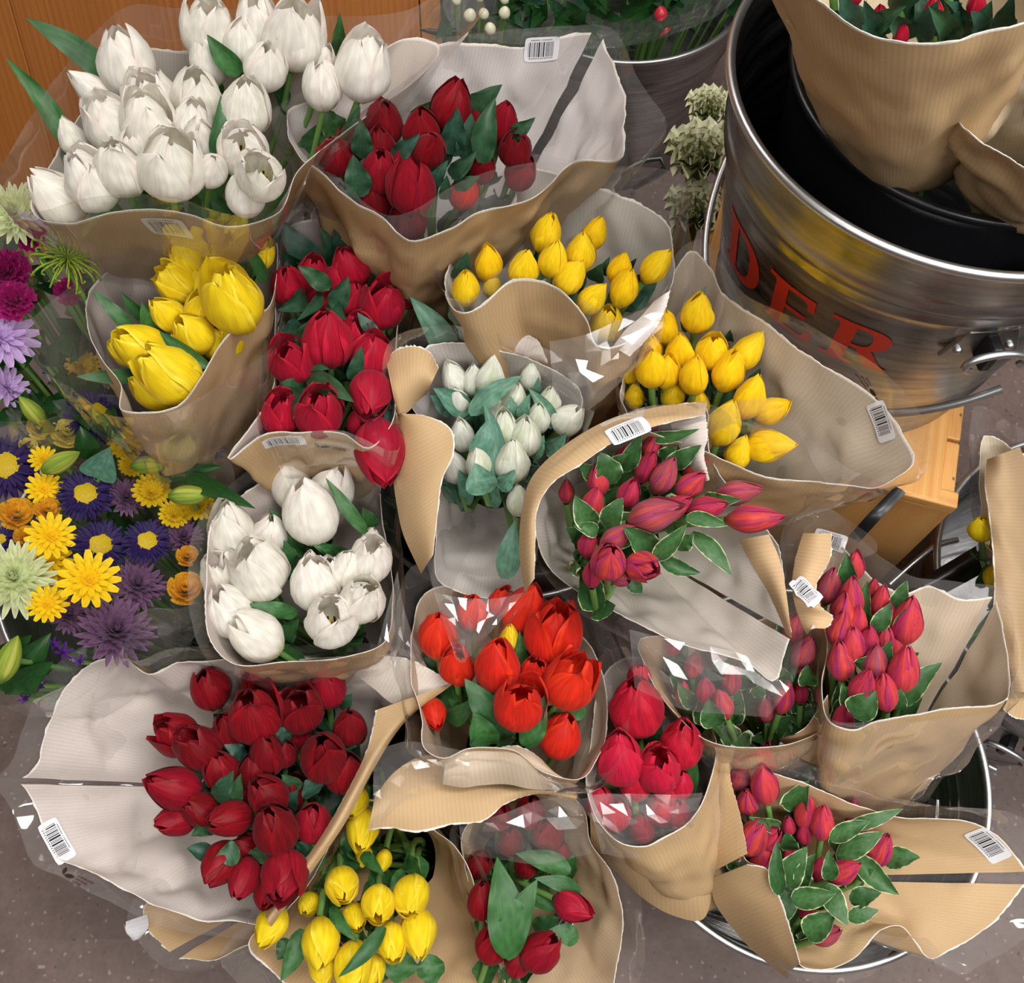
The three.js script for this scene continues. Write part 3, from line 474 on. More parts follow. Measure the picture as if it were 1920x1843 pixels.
const D = bouquet({ k: 1.14, c: [620, 640], y0: 0.655, bucket: CB, color: 'crimson', leaf: 'dark', spread: 0.8, ny: 0.40, neck: [640, 905, 0.42], inC: MAUVE, fill: 2,
  tulipWho: 'crimson', tulipWhere: 'in the bunch between lemon yellow and greenish white tulips', tulipGroup: 'crimson tulips between the yellow and greenish white bunches',
  wrapLabel: 'kraft wrap with barcode and leaf print around crimson tulips above the white tulips',
  rim: '500 812 -5, 428 860 -6, 508 740 -3, 516 640 -1, 522 500 2, 545 422 4, 640 415 4, 705 470 3, 742 560 1, 738 700 -2, 735 790 -4, 690 838 -5, 640 812 -5, 570 810 -5',
  filmRim: '498 815 -4, 502 640 0, 520 480 3, 550 405 5, 660 400 5, 790 480 4, 762 600 2, 735 720 0, 742 840 -4, 640 800 -3, 560 806 -4',
  heads: '541 539 74 -8 44 1 1, 587 511 64 12 46 1 1, 657 505 78 -18 50 1 2, 634 528 62 0 46 1 1, 662 561 68 8 46 1 1, 722 575 90 5 44 2 2, 616 640 108 -5 46 1 3, 668 636 84 0 44 2 1, 697 672 90 0 46 1 1, 547 678 80 -15 42 2 2, 694 737 86 185 44 1 2, 531 778 80 -5 40 2 1, 601 775 92 0 36 2 2, 673 797 54 0 46 1 -1, 712 843 122 174 70 1 0, 766 550 60 0 46 1 0, 600 560 60 0 46 1 -1, 640 590 60 0 46 1 -1',
  leaves: '620 540 558 498 32 2 5, 631 582 654 518 36 2 5, 578 567 520 582 38 0 3, 602 548 555 602 20 1 3, 562 605 520 644 28 0 2, 572 652 600 594 46 1 4, 620 566 652 604 24 1 3, 708 628 670 586 22 2 4, 656 712 679 648 26 1 4, 578 674 618 692 30 1 3, 574 706 664 754 38 1 4, 548 680 514 700 30 0 2, 570 726 528 716 36 0 3, 566 728 550 786 26 1 3, 604 500 522 412 46 -2 3, 628 500 600 426 34 -2 3, 645 495 626 428 30 -2 3, 560 500 528 470 26 -2 2, 740 530 716 498 30 -2 2, 690 610 650 640 24 -1 1' });
const Eb = bouquet({ k: 1.06, c: [1040, 510], y0: 0.73, bucket: CB, color: 'yellow', leaf: 'dark', spread: 0.6, ny: 0.46, neck: [1060, 800, 0.46], inC: lin('#c4bdb4'), fill: 1, amp: 0.006,
  tulipWho: 'closed yellow', tulipWhere: 'before a pale upright sheet, beside the large bucket', tulipGroup: 'closed yellow tulips in the upper bunch',
  wrapLabel: 'kraft wrap with scalloped front around closed yellow tulips below dark red ones',
  rim: '838 562 -3, 845 490 1, 880 425 4, 962 390 5, 970 335 6, 998 316 7, 1083 338 7, 1150 363 7, 1208 383 7, 1250 421 6, 1261 480 4, 1256 548 0, 1228 590 -3, 1175 640 -5, 1122 648 -6, 1098 596 -4, 1070 560 -6, 1030 532 -6.5, 985 522 -6.5, 950 530 -6.5, 902 572 -6, 866 586 -5',
  filmRim: '830 530 -1, 835 450 2, 900 380 5, 990 296 7, 1110 312 8, 1270 330 9, 1285 430 7, 1290 520 3, 1235 570 0, 1170 600 -2, 1100 560 -1, 1030 505 0, 950 500 0, 880 560 -2',
  heads: '915 494 76 -5 48 0 1, 874 542 70 0 44 0 1, 922 536 50 0 46 0 -1, 982 505 76 12 46 0 2, 1024 441 80 15 52 0 2, 1036 487 74 10 50 0 3, 1088 475 82 8 50 0 2, 1114 441 70 25 56 0 1, 1070 520 80 36 54 0 2, 1110 561 76 42 54 0 1, 1162 507 66 20 48 0 1, 1170 542 80 20 50 0 1, 1230 501 80 42 60 0 2, 1136 610 76 10 46 1 -3',
  leaves: '855 524 877 472 32 -2 2, 1116 528 1128 494 34 -2 2, 1132 516 1144 480 16 -1 2, 1180 505 1194 484 14 -1 2, 1060 500 1062 470 20 -3 1' });
const Fb = bouquet({ keep: 1, k: 1.06, c: [1330, 720], y0: 0.70, bucket: CB, color: 'yellow', leaf: 'dark', spread: 0.9, neck: [1270, 960, 0.46], inC: lin('#d2c4b2'), amp: 0.006, seam: 0,
  tulipWho: 'yellow', tulipWhere: 'in the wide bunch beside the painted bucket', tulipGroup: 'yellow tulips beside the painted bucket',
  wrapLabel: 'broad kraft wrap with barcode around yellow tulips, spread over the pine crate',
  rim: '1295 470 1, 1332 502 2, 1360 556 3, 1432 600 4, 1510 664 5, 1580 706 5, 1640 746 5, 1690 812 5, 1716 866 4, 1672 898 3, 1640 914 2, 1590 908 2, 1500 902 2, 1420 888 2, 1352 862 2, 1290 832 2, 1200 800 2, 1165 740 0, 1180 660 -2, 1235 570 -1',
  filmRim: '1310 455 3, 1400 560 4, 1520 620 5, 1640 690 6, 1720 780 6, 1740 862 4, 1700 900 4, 1600 880 4, 1500 800 5, 1440 740 5, 1300 770 4, 1200 760 3, 1165 700 1, 1190 600 0',
  heads: '1309 589 82 12 50 0 3, 1245 616 76 5 50 0 1, 1219 661 66 0 46 0 1, 1222 691 80 0 46 0 2, 1250 698 70 5 46 0 1, 1275 661 76 0 46 0 2, 1302 706 80 5 46 0 2, 1335 661 72 10 44 1 2, 1400 661 88 36 64 0 2, 1366 698 86 22 54 0 2, 1406 747 92 22 56 0 2, 1445 770 76 65 58 0 1, 1358 796 92 20 54 0 1, 1440 837 100 85 70 0 0, 1384 852 72 20 54 0 -1, 1335 818 56 20 50 0 -2, 1190 745 50 0 46 0 -3, 1182 692 60 0 46 0 -1, 1310 760 60 0 46 0 -2, 1262 742 60 0 46 0 -2',
  leaves: '1282 622 1325 535 24 0 4, 1386 828 1410 785 30 -2 1, 1290 680 1286 720 24 -2 0, 1410 720 1426 690 20 -2 1, 1350 740 1330 700 22 -2 0, 1366 640 1370 618 16 -1 2' });
const G = bouquet({ keep: 1, k: 1.12, c: [950, 810], y0: 0.65, bucket: CB, color: 'greenwhite', leaf: 'blue', spread: 0.6, neck: [925, 900, 0.47], inC: lin('#d6d0cc'), fill: 1.5, amp: 0.005,
  tulipWho: 'slim greenish white', tulipWhere: 'among blue green leaves', tulipGroup: 'greenish white tulip buds with blue green leaves',
  wrapLabel: 'kraft wrap with rolled edge and hanging flap around greenish white tulip buds',
  rim: '770 720 2, 800 650 4, 900 650 4, 1030 690 3, 1090 742 2, 1062 832 -2, 1012 900 -4, 992 1000 -7, 976 1108 -9, 900 1120 -10, 822 1086 -9, 818 1000 -7, 826 905 -4, 848 850 -3, 846 806 -2, 780 775 -1',
  filmRim: '730 660 3, 790 620 5, 920 630 5, 1060 680 4, 1110 750 3, 1070 860 0, 1020 960 -2, 985 1100 -5, 905 1225 -9, 862 1242 -10, 825 1130 -7, 790 1000 -4, 745 880 -2',
  heads: '851 711 68 -22 56 0 1, 889 715 64 0 54 0 1, 919 711 80 10 56 0 2, 861 752 50 -20 50 0 1, 994 707 56 5 54 0 1, 964 752 64 10 54 0 1, 1029 756 64 10 50 0 1, 1065 786 66 40 52 1 1, 945 805 76 0 46 0 2, 985 820 76 0 46 0 2, 1009 786 60 0 46 0 1, 961 868 86 0 46 0 2, 897 872 62 -12 46 0 2, 866 816 66 -12 46 0 0, 852 876 66 -12 46 0 -1, 972 940 62 0 46 0 -1, 930 770 50 0 50 0 0',
  leaves: '855 690 768 556 48 -1 4, 880 776 981 704 36 2 5, 880 772 812 728 42 0 3, 890 862 916 784 38 2 4, 932 902 906 752 30 1 4, 912 925 890 868 54 2 4, 938 918 966 880 30 1 3, 1024 850 1062 810 34 0 3, 1042 802 990 728 28 0 3, 978 790 994 738 22 1 4, 946 1085 966 975 42 -6 -2, 900 760 912 700 20 0 3, 940 745 934 690 16 0 3, 1006 745 1010 706 16 0 3, 960 790 955 740 20 1 3, 1000 860 1020 815 26 0 2, 930 820 912 775 26 0 3, 850 770 806 742 36 -1 2, 880 930 860 880 36 -2 1' });
const Hb = bouquet({ k: 1.13, c: [560, 1060], y0: 0.575, bucket: LB, color: 'white', leaf: 'mid', spread: 0.9, neck: [640, 1230, 0.38], inC: MAUVE, amp: 0.004,
  tulipWho: 'white', tulipWhere: 'in the bunch beside the yellow roses', tulipGroup: 'white tulips beside the yellow roses',
  wrapLabel: 'film and kraft wrap around white tulips beside the orange tulips',
  rim: '400 975 -7, 450 930 -5, 520 890 -2, 640 865 1, 700 885 2, 718 980 2, 732 1060 2, 738 1130 0, 720 1205 -3, 640 1232 -6, 540 1240 -7, 440 1245 -9, 392 1195 -9, 388 1080 -8',
  filmRim: '375 990 -3, 430 920 -1, 520 860 2, 650 840 4, 728 875 4, 742 1000 3, 752 1130 1, 735 1215 -2, 620 1225 -3, 500 1240 -4, 410 1245 -5, 365 1150 -4',
  heads: '548 914 94 -20 54 1 0, 622 924 98 14 54 1 1, 585 963 124 -12 54 1 3, 436 998 108 -14 52 1 2, 502 1010 84 5 50 1 1, 490 1069 114 -24 48 2 3, 445 1064 72 -20 48 1 1, 416 1082 84 -20 46 2 1, 433 1145 102 -30 48 1 2, 485 1193 108 -50 60 1 2, 582 1055 46 0 46 0 1, 591 1098 104 -10 48 1 2, 616 1081 74 5 46 1 1, 619 1162 92 -8 30 2 3, 677 1129 88 8 28 2 3, 694 1052 88 10 40 2 2, 654 1070 74 0 46 1 2, 694 1010 40 10 50 1 0',
  leaves: '688 1000 610 895 24 1 5, 568 1042 504 950 30 -1 3, 558 1152 464 1132 28 0 3, 530 1130 440 1095 28 -2 1, 660 1058 580 1016 30 -2 2, 548 1060 532 1012 24 0 3, 560 1080 520 1040 30 -2 1, 700 990 680 950 26 -3 0, 626 1046 602 1028 20 0 2, 520 1210 560 1160 36 -4 -1, 660 1190 690 1150 30 -4 -1' });
const Ib = bouquet({ keep: 1, slim: 0.88, k: 1.06, c: [1220, 950], y0: 0.70, bucket: CB, color: 'pink', leaf: 'rimmed', spread: 0.9, neck: [1180, 1012, 0.5], inC: lin('#d6cdc6'), fill: 1.5, amp: 0.005, seam: 1,
  tulipWho: 'closed pink', tulipWhere: 'with pale edged leaves in the bunch amid the stand', tulipGroup: 'closed pink tulips with pale edged leaves amid the stand',
  wrapLabel: 'kraft wrap with slanting barcode and long pale flap around pink tulips amid the stand',
  rim: '1478 1196 -9, 1452 1276 -10, 1400 1242 -9, 1290 1210 -9, 1130 1136 -8, 1060 1092 -7, 1015 1040 -4, 1002 960 -1, 1012 905 1, 1062 862 2, 1140 802 3, 1220 776 3, 1320 760 3, 1330 850 1, 1400 960 -2, 1444 1000 -4, 1462 1040 -6, 1482 1184 -9',
  filmRim: '1500 1180 -13, 1470 1290 -14, 1390 1262 -13, 1270 1230 -13, 1100 1150 -11, 1020 1060 -8, 1004 940 -3, 1060 850 4, 1180 780 5, 1340 770 5, 1420 880 -4, 1640 1030 -12, 1500 1080 -13',
  heads: '1122 903 64 -8 50 0 1, 1110 947 70 18 50 0 2, 1179 927 66 25 50 0 2, 1220 842 58 20 52 0 0, 1212 878 66 25 52 0 1, 1245 894 82 28 54 0 2, 1293 911 72 50 58 0 2, 1301 877 54 65 60 0 0, 1225 965 110 72 66 0 4, 1261 955 78 58 60 0 3, 1323 953 80 78 66 0 3, 1382 923 86 82 70 0 2, 1411 972 108 86 76 0 3, 1155 1008 76 60 60 0 3, 1103 1020 60 10 50 0 1, 1142 1053 80 8 30 1 3, 1204 1061 70 110 34 2 3, 1110 1078 54 0 46 0 0, 1163 1083 44 120 40 1 1, 1062 923 46 0 50 0 -2, 1167 858 48 15 50 0 0, 1214 809 60 30 54 0 0',
  leaves: '1148 908 1124 848 48 1 4, 1140 992 1168 932 40 3 6, 1112 988 1078 928 42 2 5, 1222 1042 1168 988 48 2 5, 1228 1048 1288 982 32 3 6, 1298 998 1372 1080 32 2 1, 1236 1046 1314 1074 28 2 2, 1178 1084 1204 1112 26 0 -1, 1250 872 1316 834 34 1 4, 1214 818 1312 804 22 1 4, 1320 932 1392 936 26 2 5, 1286 970 1366 986 26 4 5, 1166 882 1202 812 34 0 4, 1120 900 1085 870 30 0 3, 1120 1000 1075 985 26 2 3, 1270 1030 1300 1000 30 2 4, 1140 880 1180 850 24 0 3, 1240 860 1270 836 26 0 2, 1090 1010 1060 990 30 -1 1' });
const J = bouquet({ k: 1.06, c: [950, 1250], y0: 0.55, bucket: FB, color: 'orange', leaf: 'mid', spread: 1.0, neck: [935, 1400, 0.36], inC: lin('#cdb79f'), amp: 0.005, fill: 1.5,
  tulipWho: 'bright orange red', tulipWhere: 'in the bunch amid the stand', tulipGroup: 'orange red tulips',
  wrapLabel: 'kraft wrap with crumpled front lip around orange red tulips',
  rim: '792 1350 -5, 770 1260 -2, 775 1180 1, 800 1112 3, 900 1092 4, 1000 1112 4, 1086 1185 4, 1126 1252 3, 1138 1340 1, 1126 1410 -2, 1088 1462 -5, 1020 1446 -6, 962 1406 -6, 880 1402 -6, 832 1420 -7, 795 1400 -7',
  heads: '822 1193 94 0 50 1 1, 888 1150 74 0 50 1 0, 981 1146 108 22 54 1 2, 1039 1190 122 5 50 2 3, 933 1251 108 0 46 1 4, 857 1249 76 0 44 2 1, 1006 1270 76 5 44 2 2, 973 1322 98 12 34 2 4, 1069 1280 110 32 50 2 4, 1050 1380 94 20 50 1 0, 814 1336 62 170 56 1 -2, 955 1198 52 0 50 0 2 lemon, 940 1130 60 10 50 1 0',
  leaves: '937 1360 871 1272 48 1 4, 920 1396 886 1334 54 0 3, 984 1400 1021 1304 44 1 4, 840 1352 890 1310 34 -3 1, 1100 1335 1032 1328 26 -1 1, 985 1250 974 1182 20 0 3, 870 1340 840 1310 30 -4 0, 950 1400 930 1350 36 -3 1' });
const K = bouquet({ film: 0.07, keep: 1, k: 1.03, c: [490, 1460], y0: 0.50, bucket: FB, color: 'deepred', leaf: 'dark', spread: 0.9, neck: [560, 1470, 0.34], inC: lin('#d0c5c0'), amp: 0.009, fill: 2, seam: 1,
  tulipWho: 'dark red', tulipWhere: 'in the large bunch above the bare floor', tulipGroup: 'dark red tulips in the wide pale paper',
  wrapLabel: 'wide pale paper wrap with pointed corner and barcode around many dark red tulips',
  rim: '44 1458 -3, 70 1430 -2, 86 1380 -1, 112 1310 0, 150 1262 1, 190 1236 2, 226 1228 3, 250 1246 3, 276 1264 3, 330 1246 4, 400 1236 4, 500 1240 4, 620 1232 4, 720 1234 4, 770 1262 3, 735 1330 0, 700 1400 -1, 672 1470 -2, 640 1540 -3, 592 1630 -4, 540 1705 -5, 500 1732 -6, 440 1728 -6, 370 1720 -6, 290 1694 -6, 200 1650 -6, 150 1625 -6, 106 1606 -6, 66 1510 -5, 38 1470 -3',
  heads: '397 1292 88 -20 46 1 1, 489 1282 84 -10 46 1 1, 613 1290 88 -8 40 1 1, 478 1343 112 -14 46 2 3, 563 1331 88 -14 42 2 2, 655 1367 78 0 36 1 1, 331 1378 94 -58 56 2 1, 370 1404 92 -45 52 2 2, 432 1371 80 -30 46 1 1, 501 1417 84 -10 40 1 2, 534 1416 54 0 40 1 1, 605 1420 92 0 26 1 2, 648 1450 84 0 36 1 0, 416 1448 84 -30 46 1 1, 478 1450 76 -15 40 1 1, 331 1477 112 -68 64 1 2, 501 1493 90 -40 46 1 2, 378 1520 76 -60 54 1 1, 335 1535 84 -100 58 1 0, 436 1532 90 -95 56 1 2, 516 1558 98 -20 40 1 3, 586 1544 80 0 40 1 1, 416 1617 92 -140 58 1 1, 459 1643 80 -155 54 1 1, 532 1640 102 185 54 2 2, 500 1668 66 190 54 1 0, 560 1380 60 0 40 1 -1, 450 1490 60 -20 40 1 -1, 550 1490 70 0 40 1 -1, 470 1590 70 -60 46 1 -1',
  leaves: '406 1502 438 1444 34 2 5, 440 1510 452 1450 26 1 4, 545 1386 520 1364 34 1 3, 450 1602 404 1606 40 2 3, 402 1545 358 1568 34 0 2, 545 1482 528 1452 44 0 2, 590 1490 572 1462 40 0 2, 480 1545 490 1500 30 0 2, 640 1330 660 1300 26 -1 1, 400 1600 350 1590 30 0 1, 540 1510 560 1480 30 0 2, 380 1460 350 1440 30 0 2, 560 1600 590 1590 40 0 1, 460 1420 420 1396 26 0 2, 480 1610 500 1580 36 1 3, 620 1400 670 1400 26 -1 1' });
const Lb = bouquet({ keep: 1, c: [690, 1690], y0: 0.46, bucket: FB, color: 'lemon', leaf: 'mid', spread: 0.8, neck: [760, 1610, 0.32], inC: TAN, amp: 0.004, fill: 1.5,
  tulipWho: 'small lemon yellow', tulipWhere: 'drooping in the bunch beside the dark red tulips', tulipGroup: 'drooping lemon yellow tulips',
  wrapLabel: 'kraft and film wrap around drooping lemon yellow tulips',
  rim: '636 1520 0, 690 1500 1, 800 1545 1, 868 1610 1, 905 1710 0, 938 1800 -2, 945 1880 -4, 820 1905 -5, 660 1890 -5, 560 1860 -5, 500 1812 -5, 466 1772 -4, 520 1704 -2, 590 1620 -1',
  heads: '669 1502 64 200 50 1 2, 680 1553 86 185 54 1 1, 641 1659 74 170 34 1 3, 580 1694 50 200 40 1 -1, 665 1718 60 160 44 1 1, 710 1695 78 180 38 1 3, 770 1678 84 180 38 1 2, 598 1765 100 182 64 1 2, 606 1808 84 178 64 1 0, 661 1808 100 188 64 1 2, 735 1765 80 176 46 1 2, 786 1745 96 178 60 1 2, 509 1734 84 215 66 1 1, 696 1816 66 178 60 1 0, 720 1612 46 190 46 0 -1, 682 1605 46 190 46 0 -1',
  leaves: '722 1738 634 1832 26 3 4, 622 1700 672 1766 22 1 3, 568 1742 526 1840 36 0 0, 755 1782 742 1845 62 0 -1, 800 1790 812 1850 48 -1 -2, 680 1600 720 1640 22 0 2, 762 1640 730 1672 34 1 2, 600 1720 612 1780 24 1 2, 660 1600 650 1550 36 -2 1, 540 1760 520 1800 30 -1 -1, 640 1740 690 1760 30 -2 0, 720 1840 690 1800 40 -2 0, 760 1620 790 1650 30 -2 1' });
const Mb = bouquet({ keep: 1, c: [990, 1660], y0: 0.45, bucket: FB, color: 'deepred', leaf: 'mid', spread: 0.9, neck: [960, 1610, 0.31], inC: lin('#d3b896'), amp: 0.004, fill: 1,
  tulipWho: 'dark red', tulipWhere: 'beside a large folded green leaf', tulipGroup: 'dark red tulips around the large folded leaf',
  wrapLabel: 'rounded kraft wrap around dark red tulips and a large folded leaf',
  rim: '870 1560 1, 960 1490 2, 1060 1490 3, 1096 1520 3, 1106 1580 2, 1150 1640 1, 1166 1720 0, 1160 1800 -2, 1130 1880 -4, 1000 1910 -5, 950 1860 -4, 925 1780 -2, 895 1700 -1, 872 1620 0',
  heads: '899 1621 60 10 46 1 0, 907 1691 80 5 46 1 1, 923 1773 80 20 50 1 0, 1012 1783 94 50 50 1 2, 970 1804 66 20 50 1 0, 1071 1699 84 112 62 1 2 crimson, 986 1624 54 0 40 1 0, 934 1531 66 0 40 1 0, 993 1523 70 0 40 1 0, 1028 1566 70 0 40 1 0, 958 1581 60 0 40 1 -1, 1050 1600 50 0 40 1 -1',
  leaves: '952 1796 932 1606 64 2 5, 948 1798 1008 1648 54 2 5, 1070 1634 966 1600 36 1 2, 1088 1672 1002 1646 28 1 3, 1084 1762 1030 1742 34 0 1, 950 1840 972 1790 34 -2 1, 900 1650 915 1615 30 -1 1, 1000 1740 1050 1720 34 -2 0, 1060 1640 1080 1600 26 -2 1' });
const Nb = bouquet({ k: 1.06, c: [1215, 1420], y0: 0.52, bucket: LR, color: 'rosered', leaf: 'mid', spread: 0.8, neck: [1310, 1640, 0.36], inC: MAUVE, amp: 0.004, fill: 1,
  tulipWho: 'rose red', tulipWhere: 'behind shiny film in the narrow bunch', tulipGroup: 'rose red tulips in the narrow bunch',
  wrapLabel: 'narrow kraft wrap with shiny film front around rose red tulips',
  rim: '1104 1500 -3, 1108 1380 1, 1138 1256 4, 1190 1232 5, 1245 1262 5, 1302 1312 4, 1340 1382 2, 1328 1472 -2, 1292 1540 -4, 1246 1566 -5, 1206 1586 -5, 1150 1572 -5',
  filmRim: '1085 1490 1, 1092 1370 3, 1126 1240 6, 1190 1215 6, 1260 1250 6, 1318 1300 5, 1350 1380 4, 1322 1480 1, 1240 1487 0, 1140 1480 0',
  heads: '1195 1328 118 -4 46 1 3, 1200 1272 56 0 50 1 1, 1163 1423 104 -4 44 1 3, 1277 1396 98 6 46 1 2, 1236 1441 84 4 30 2 3, 1190 1473 66 0 40 1 1, 1277 1473 56 0 40 1 0, 1127 1505 64 0 40 1 -1, 1154 1528 64 0 40 1 -1, 1240 1519 64 0 40 1 -1, 1205 1554 60 0 40 1 -3, 1270 1527 60 0 40 1 -2, 1245 1490 50 0 40 1 0',
  leaves: '1215 1400 1240 1350 40 -2 1, 1150 1480 1140 1455 26 -2 1, 1250 1410 1230 1380 30 -2 1' });
const Ob = bouquet({ slim: 0.88, k: 1.08, c: [1640, 1200], y0: 0.58, bucket: LR, color: 'pink', leaf: 'rimmed', spread: 0.9, neck: [1590, 1490, 0.38], inC: lin('#cdbaa4'), amp: 0.004, fill: 1, seam: 1,
  tulipWho: 'slim upright pink', tulipWhere: 'in the bunch beside the pine crate', tulipGroup: 'slim upright pink tulips beside the crate',
  wrapLabel: 'kraft wrap with dark seam around slim pink tulips below the pine crate',
  rim: '1868 1128 4, 1884 1200 3, 1893 1290 1, 1868 1318 -3, 1790 1326 -4, 1700 1341 -5, 1640 1353 -5, 1600 1367 -6, 1556 1354 -6, 1542 1280 -2, 1552 1200 0, 1528 1140 2, 1492 1090 4, 1505 1020 5, 1560 1010 5, 1610 1060 4, 1645 1092 4, 1695 1112 4, 1745 1098 5, 1800 1123 5, 1861 1119 5',
  filmRim: '1880 1110 5, 1900 1220 4, 1900 1310 0, 1800 1335 -2, 1650 1345 -3, 1560 1340 -3, 1540 1250 0, 1545 1180 2, 1480 1080 5, 1480 985 7, 1560 960 7, 1625 1025 6, 1700 1080 6, 1800 1095 6',
  heads: '1554 1101 74 14 54 0 1, 1602 1062 60 5 56 0 1, 1595 1122 80 5 54 0 2, 1637 1107 46 5 54 0 0, 1651 1131 66 10 54 0 1, 1662 1160 64 10 52 0 1, 1581 1150 76 5 52 0 2, 1606 1167 64 10 52 0 2, 1575 1181 76 10 52 0 2, 1700 1167 96 10 54 0 2, 1599 1209 70 0 50 0 2, 1629 1206 64 5 50 0 2, 1658 1202 56 10 50 0 1, 1576 1241 80 -5 50 0 1, 1641 1244 70 5 50 0 2, 1694 1258 94 8 52 0 3, 1617 1289 76 22 50 0 2, 1659 1300 76 -5 50 0 2, 1582 1349 60 5 50 0 -2, 1648 1268 50 5 50 0 0, 1680 1215 50 5 50 0 0',
  leaves: '1584 1100 1588 1036 34 1 4, 1620 1162 1627 1088 24 1 4, 1638 1182 1672 1130 30 2 4, 1676 1150 1701 1088 30 1 4, 1686 1190 1698 1140 22 1 4, 1658 1260 1670 1200 28 1 4, 1690 1322 1767 1242 38 1 4, 1598 1340 1642 1294 52 1 3, 1682 1330 1688 1290 24 1 3, 1608 1250 1632 1230 22 1 3, 1590 1320 1580 1280 30 -1 2, 1700 1240 1724 1224 20 0 2' });
const Pb = bouquet({ slim: 0.88, c: [1420, 1290], y0: 0.525, bucket: LR, color: 'pink', leaf: 'rimmed', spread: 0.7, neck: [1430, 1420, 0.37], inC: TAN, amp: 0.004, fill: 2,
  tulipWho: 'shaded pink', tulipWhere: 'tucked under the long pale flap', tulipGroup: 'pink tulips tucked under the long pale flap',
  wrapLabel: 'kraft and film wrap around pink tulips tucked under the long pale flap',
  rim: '1200 1200 -1, 1290 1190 0, 1400 1170 2, 1490 1150 3, 1545 1230 2, 1555 1300 0, 1545 1360 -3, 1480 1395 -5, 1400 1400 -6, 1330 1390 -6, 1260 1330 -5, 1215 1260 -3',
  heads: '1505 1223 76 25 52 0 3, 1470 1310 70 18 50 0 1, 1508 1251 52 10 50 0 1, 1488 1181 66 10 52 0 2, 1501 1300 48 0 50 0 0, 1372 1275 66 5 46 0 1, 1355 1321 66 -18 46 0 2, 1323 1296 60 0 46 0 1, 1302 1248 56 10 46 0 1, 1264 1209 52 10 46 0 0, 1438 1330 60 0 46 0 -2, 1410 1220 60 10 46 0 0, 1280 1300 50 0 46 0 -1, 1350 1220 56 0 46 0 -1, 1438 1418 64 0 46 0 -6',
  leaves: '1340 1362 1328 1310 44 1 3, 1472 1272 1466 1250 26 1 3, 1512 1285 1515 1246 34 2 4, 1420 1310 1430 1280 26 1 3, 1340 1260 1380 1240 30 0 2, 1400 1290 1390 1240 30 -1 2, 1300 1320 1270 1280 30 -2 1, 1450 1250 1430 1220 26 0 2' });
const Qb = bouquet({ keep: 1, slim: 0.88, k: 1.05, c: [1530, 1600], y0: 0.47, bucket: LR, color: 'pink', leaf: 'rimmed', spread: 0.9, neck: [1425, 1640, 0.36], inC: lin('#d4b48a'), amp: 0.004, fill: 1.5, seam: 1,
  tulipWho: 'pink', tulipWhere: 'among large pale edged leaves above the bare floor', tulipGroup: 'pink tulips among large pale edged leaves',
  wrapLabel: 'wide kraft wrap with barcode around pink tulips with pale edged leaves above the floor',
  rim: '1926 1634 1, 1880 1576 2, 1820 1542 3, 1680 1531 3, 1600 1508 3, 1510 1468 4, 1430 1440 4, 1372 1398 4, 1366 1450 3, 1390 1540 1, 1400 1612 0, 1440 1630 0, 1462 1680 -1, 1480 1740 -2, 1502 1812 -4, 1600 1800 -5, 1650 1746 -4, 1690 1736 -4, 1745 1797 -5, 1780 1780 -4, 1850 1740 -2, 1924 1658 0',
  heads: '1388 1454 70 24 48 0 1, 1433 1473 80 -10 48 0 3, 1401 1505 54 -10 30 1 1, 1412 1573 80 30 46 1 1, 1443 1572 54 40 46 1 1, 1431 1613 70 10 46 1 -1, 1512 1527 72 8 44 0 1, 1542 1543 72 5 44 0 2, 1478 1549 40 0 40 0 0, 1508 1564 46 0 40 0 0, 1598 1522 56 10 46 0 0, 1616 1550 66 10 44 0 0, 1648 1595 72 30 48 0 0, 1580 1635 72 60 50 0 1, 1536 1631 50 10 46 0 -1, 1514 1701 50 30 46 0 -1, 1548 1753 64 62 50 0 -2, 1480 1600 40 0 46 0 -1',
  leaves: '1460 1678 1458 1574 28 2 5, 1476 1664 1513 1588 44 1 4, 1500 1660 1530 1600 30 1 4, 1553 1650 1554 1593 28 2 4, 1557 1574 1632 1539 30 2 4, 1585 1552 1694 1516 24 2 4, 1570 1604 1658 1560 38 1 4, 1657 1612 1726 1608 38 0 2, 1602 1608 1686 1678 40 1 2, 1484 1688 1568 1674 38 1 3, 1548 1658 1590 1736 40 2 3, 1594 1690 1653 1674 34 0 2, 1590 1722 1648 1706 28 0 1, 1512 1756 1568 1710 46 0 2, 1488 1522 1518 1462 48 0 4, 1456 1500 1486 1476 34 -1 2, 1462 1548 1404 1532 24 1 3, 1482 1594 1474 1560 34 0 3, 1560 1590 1600 1570 36 0 2, 1484 1660 1462 1740 34 0 -1, 1600 1640 1640 1630 30 0 2' });

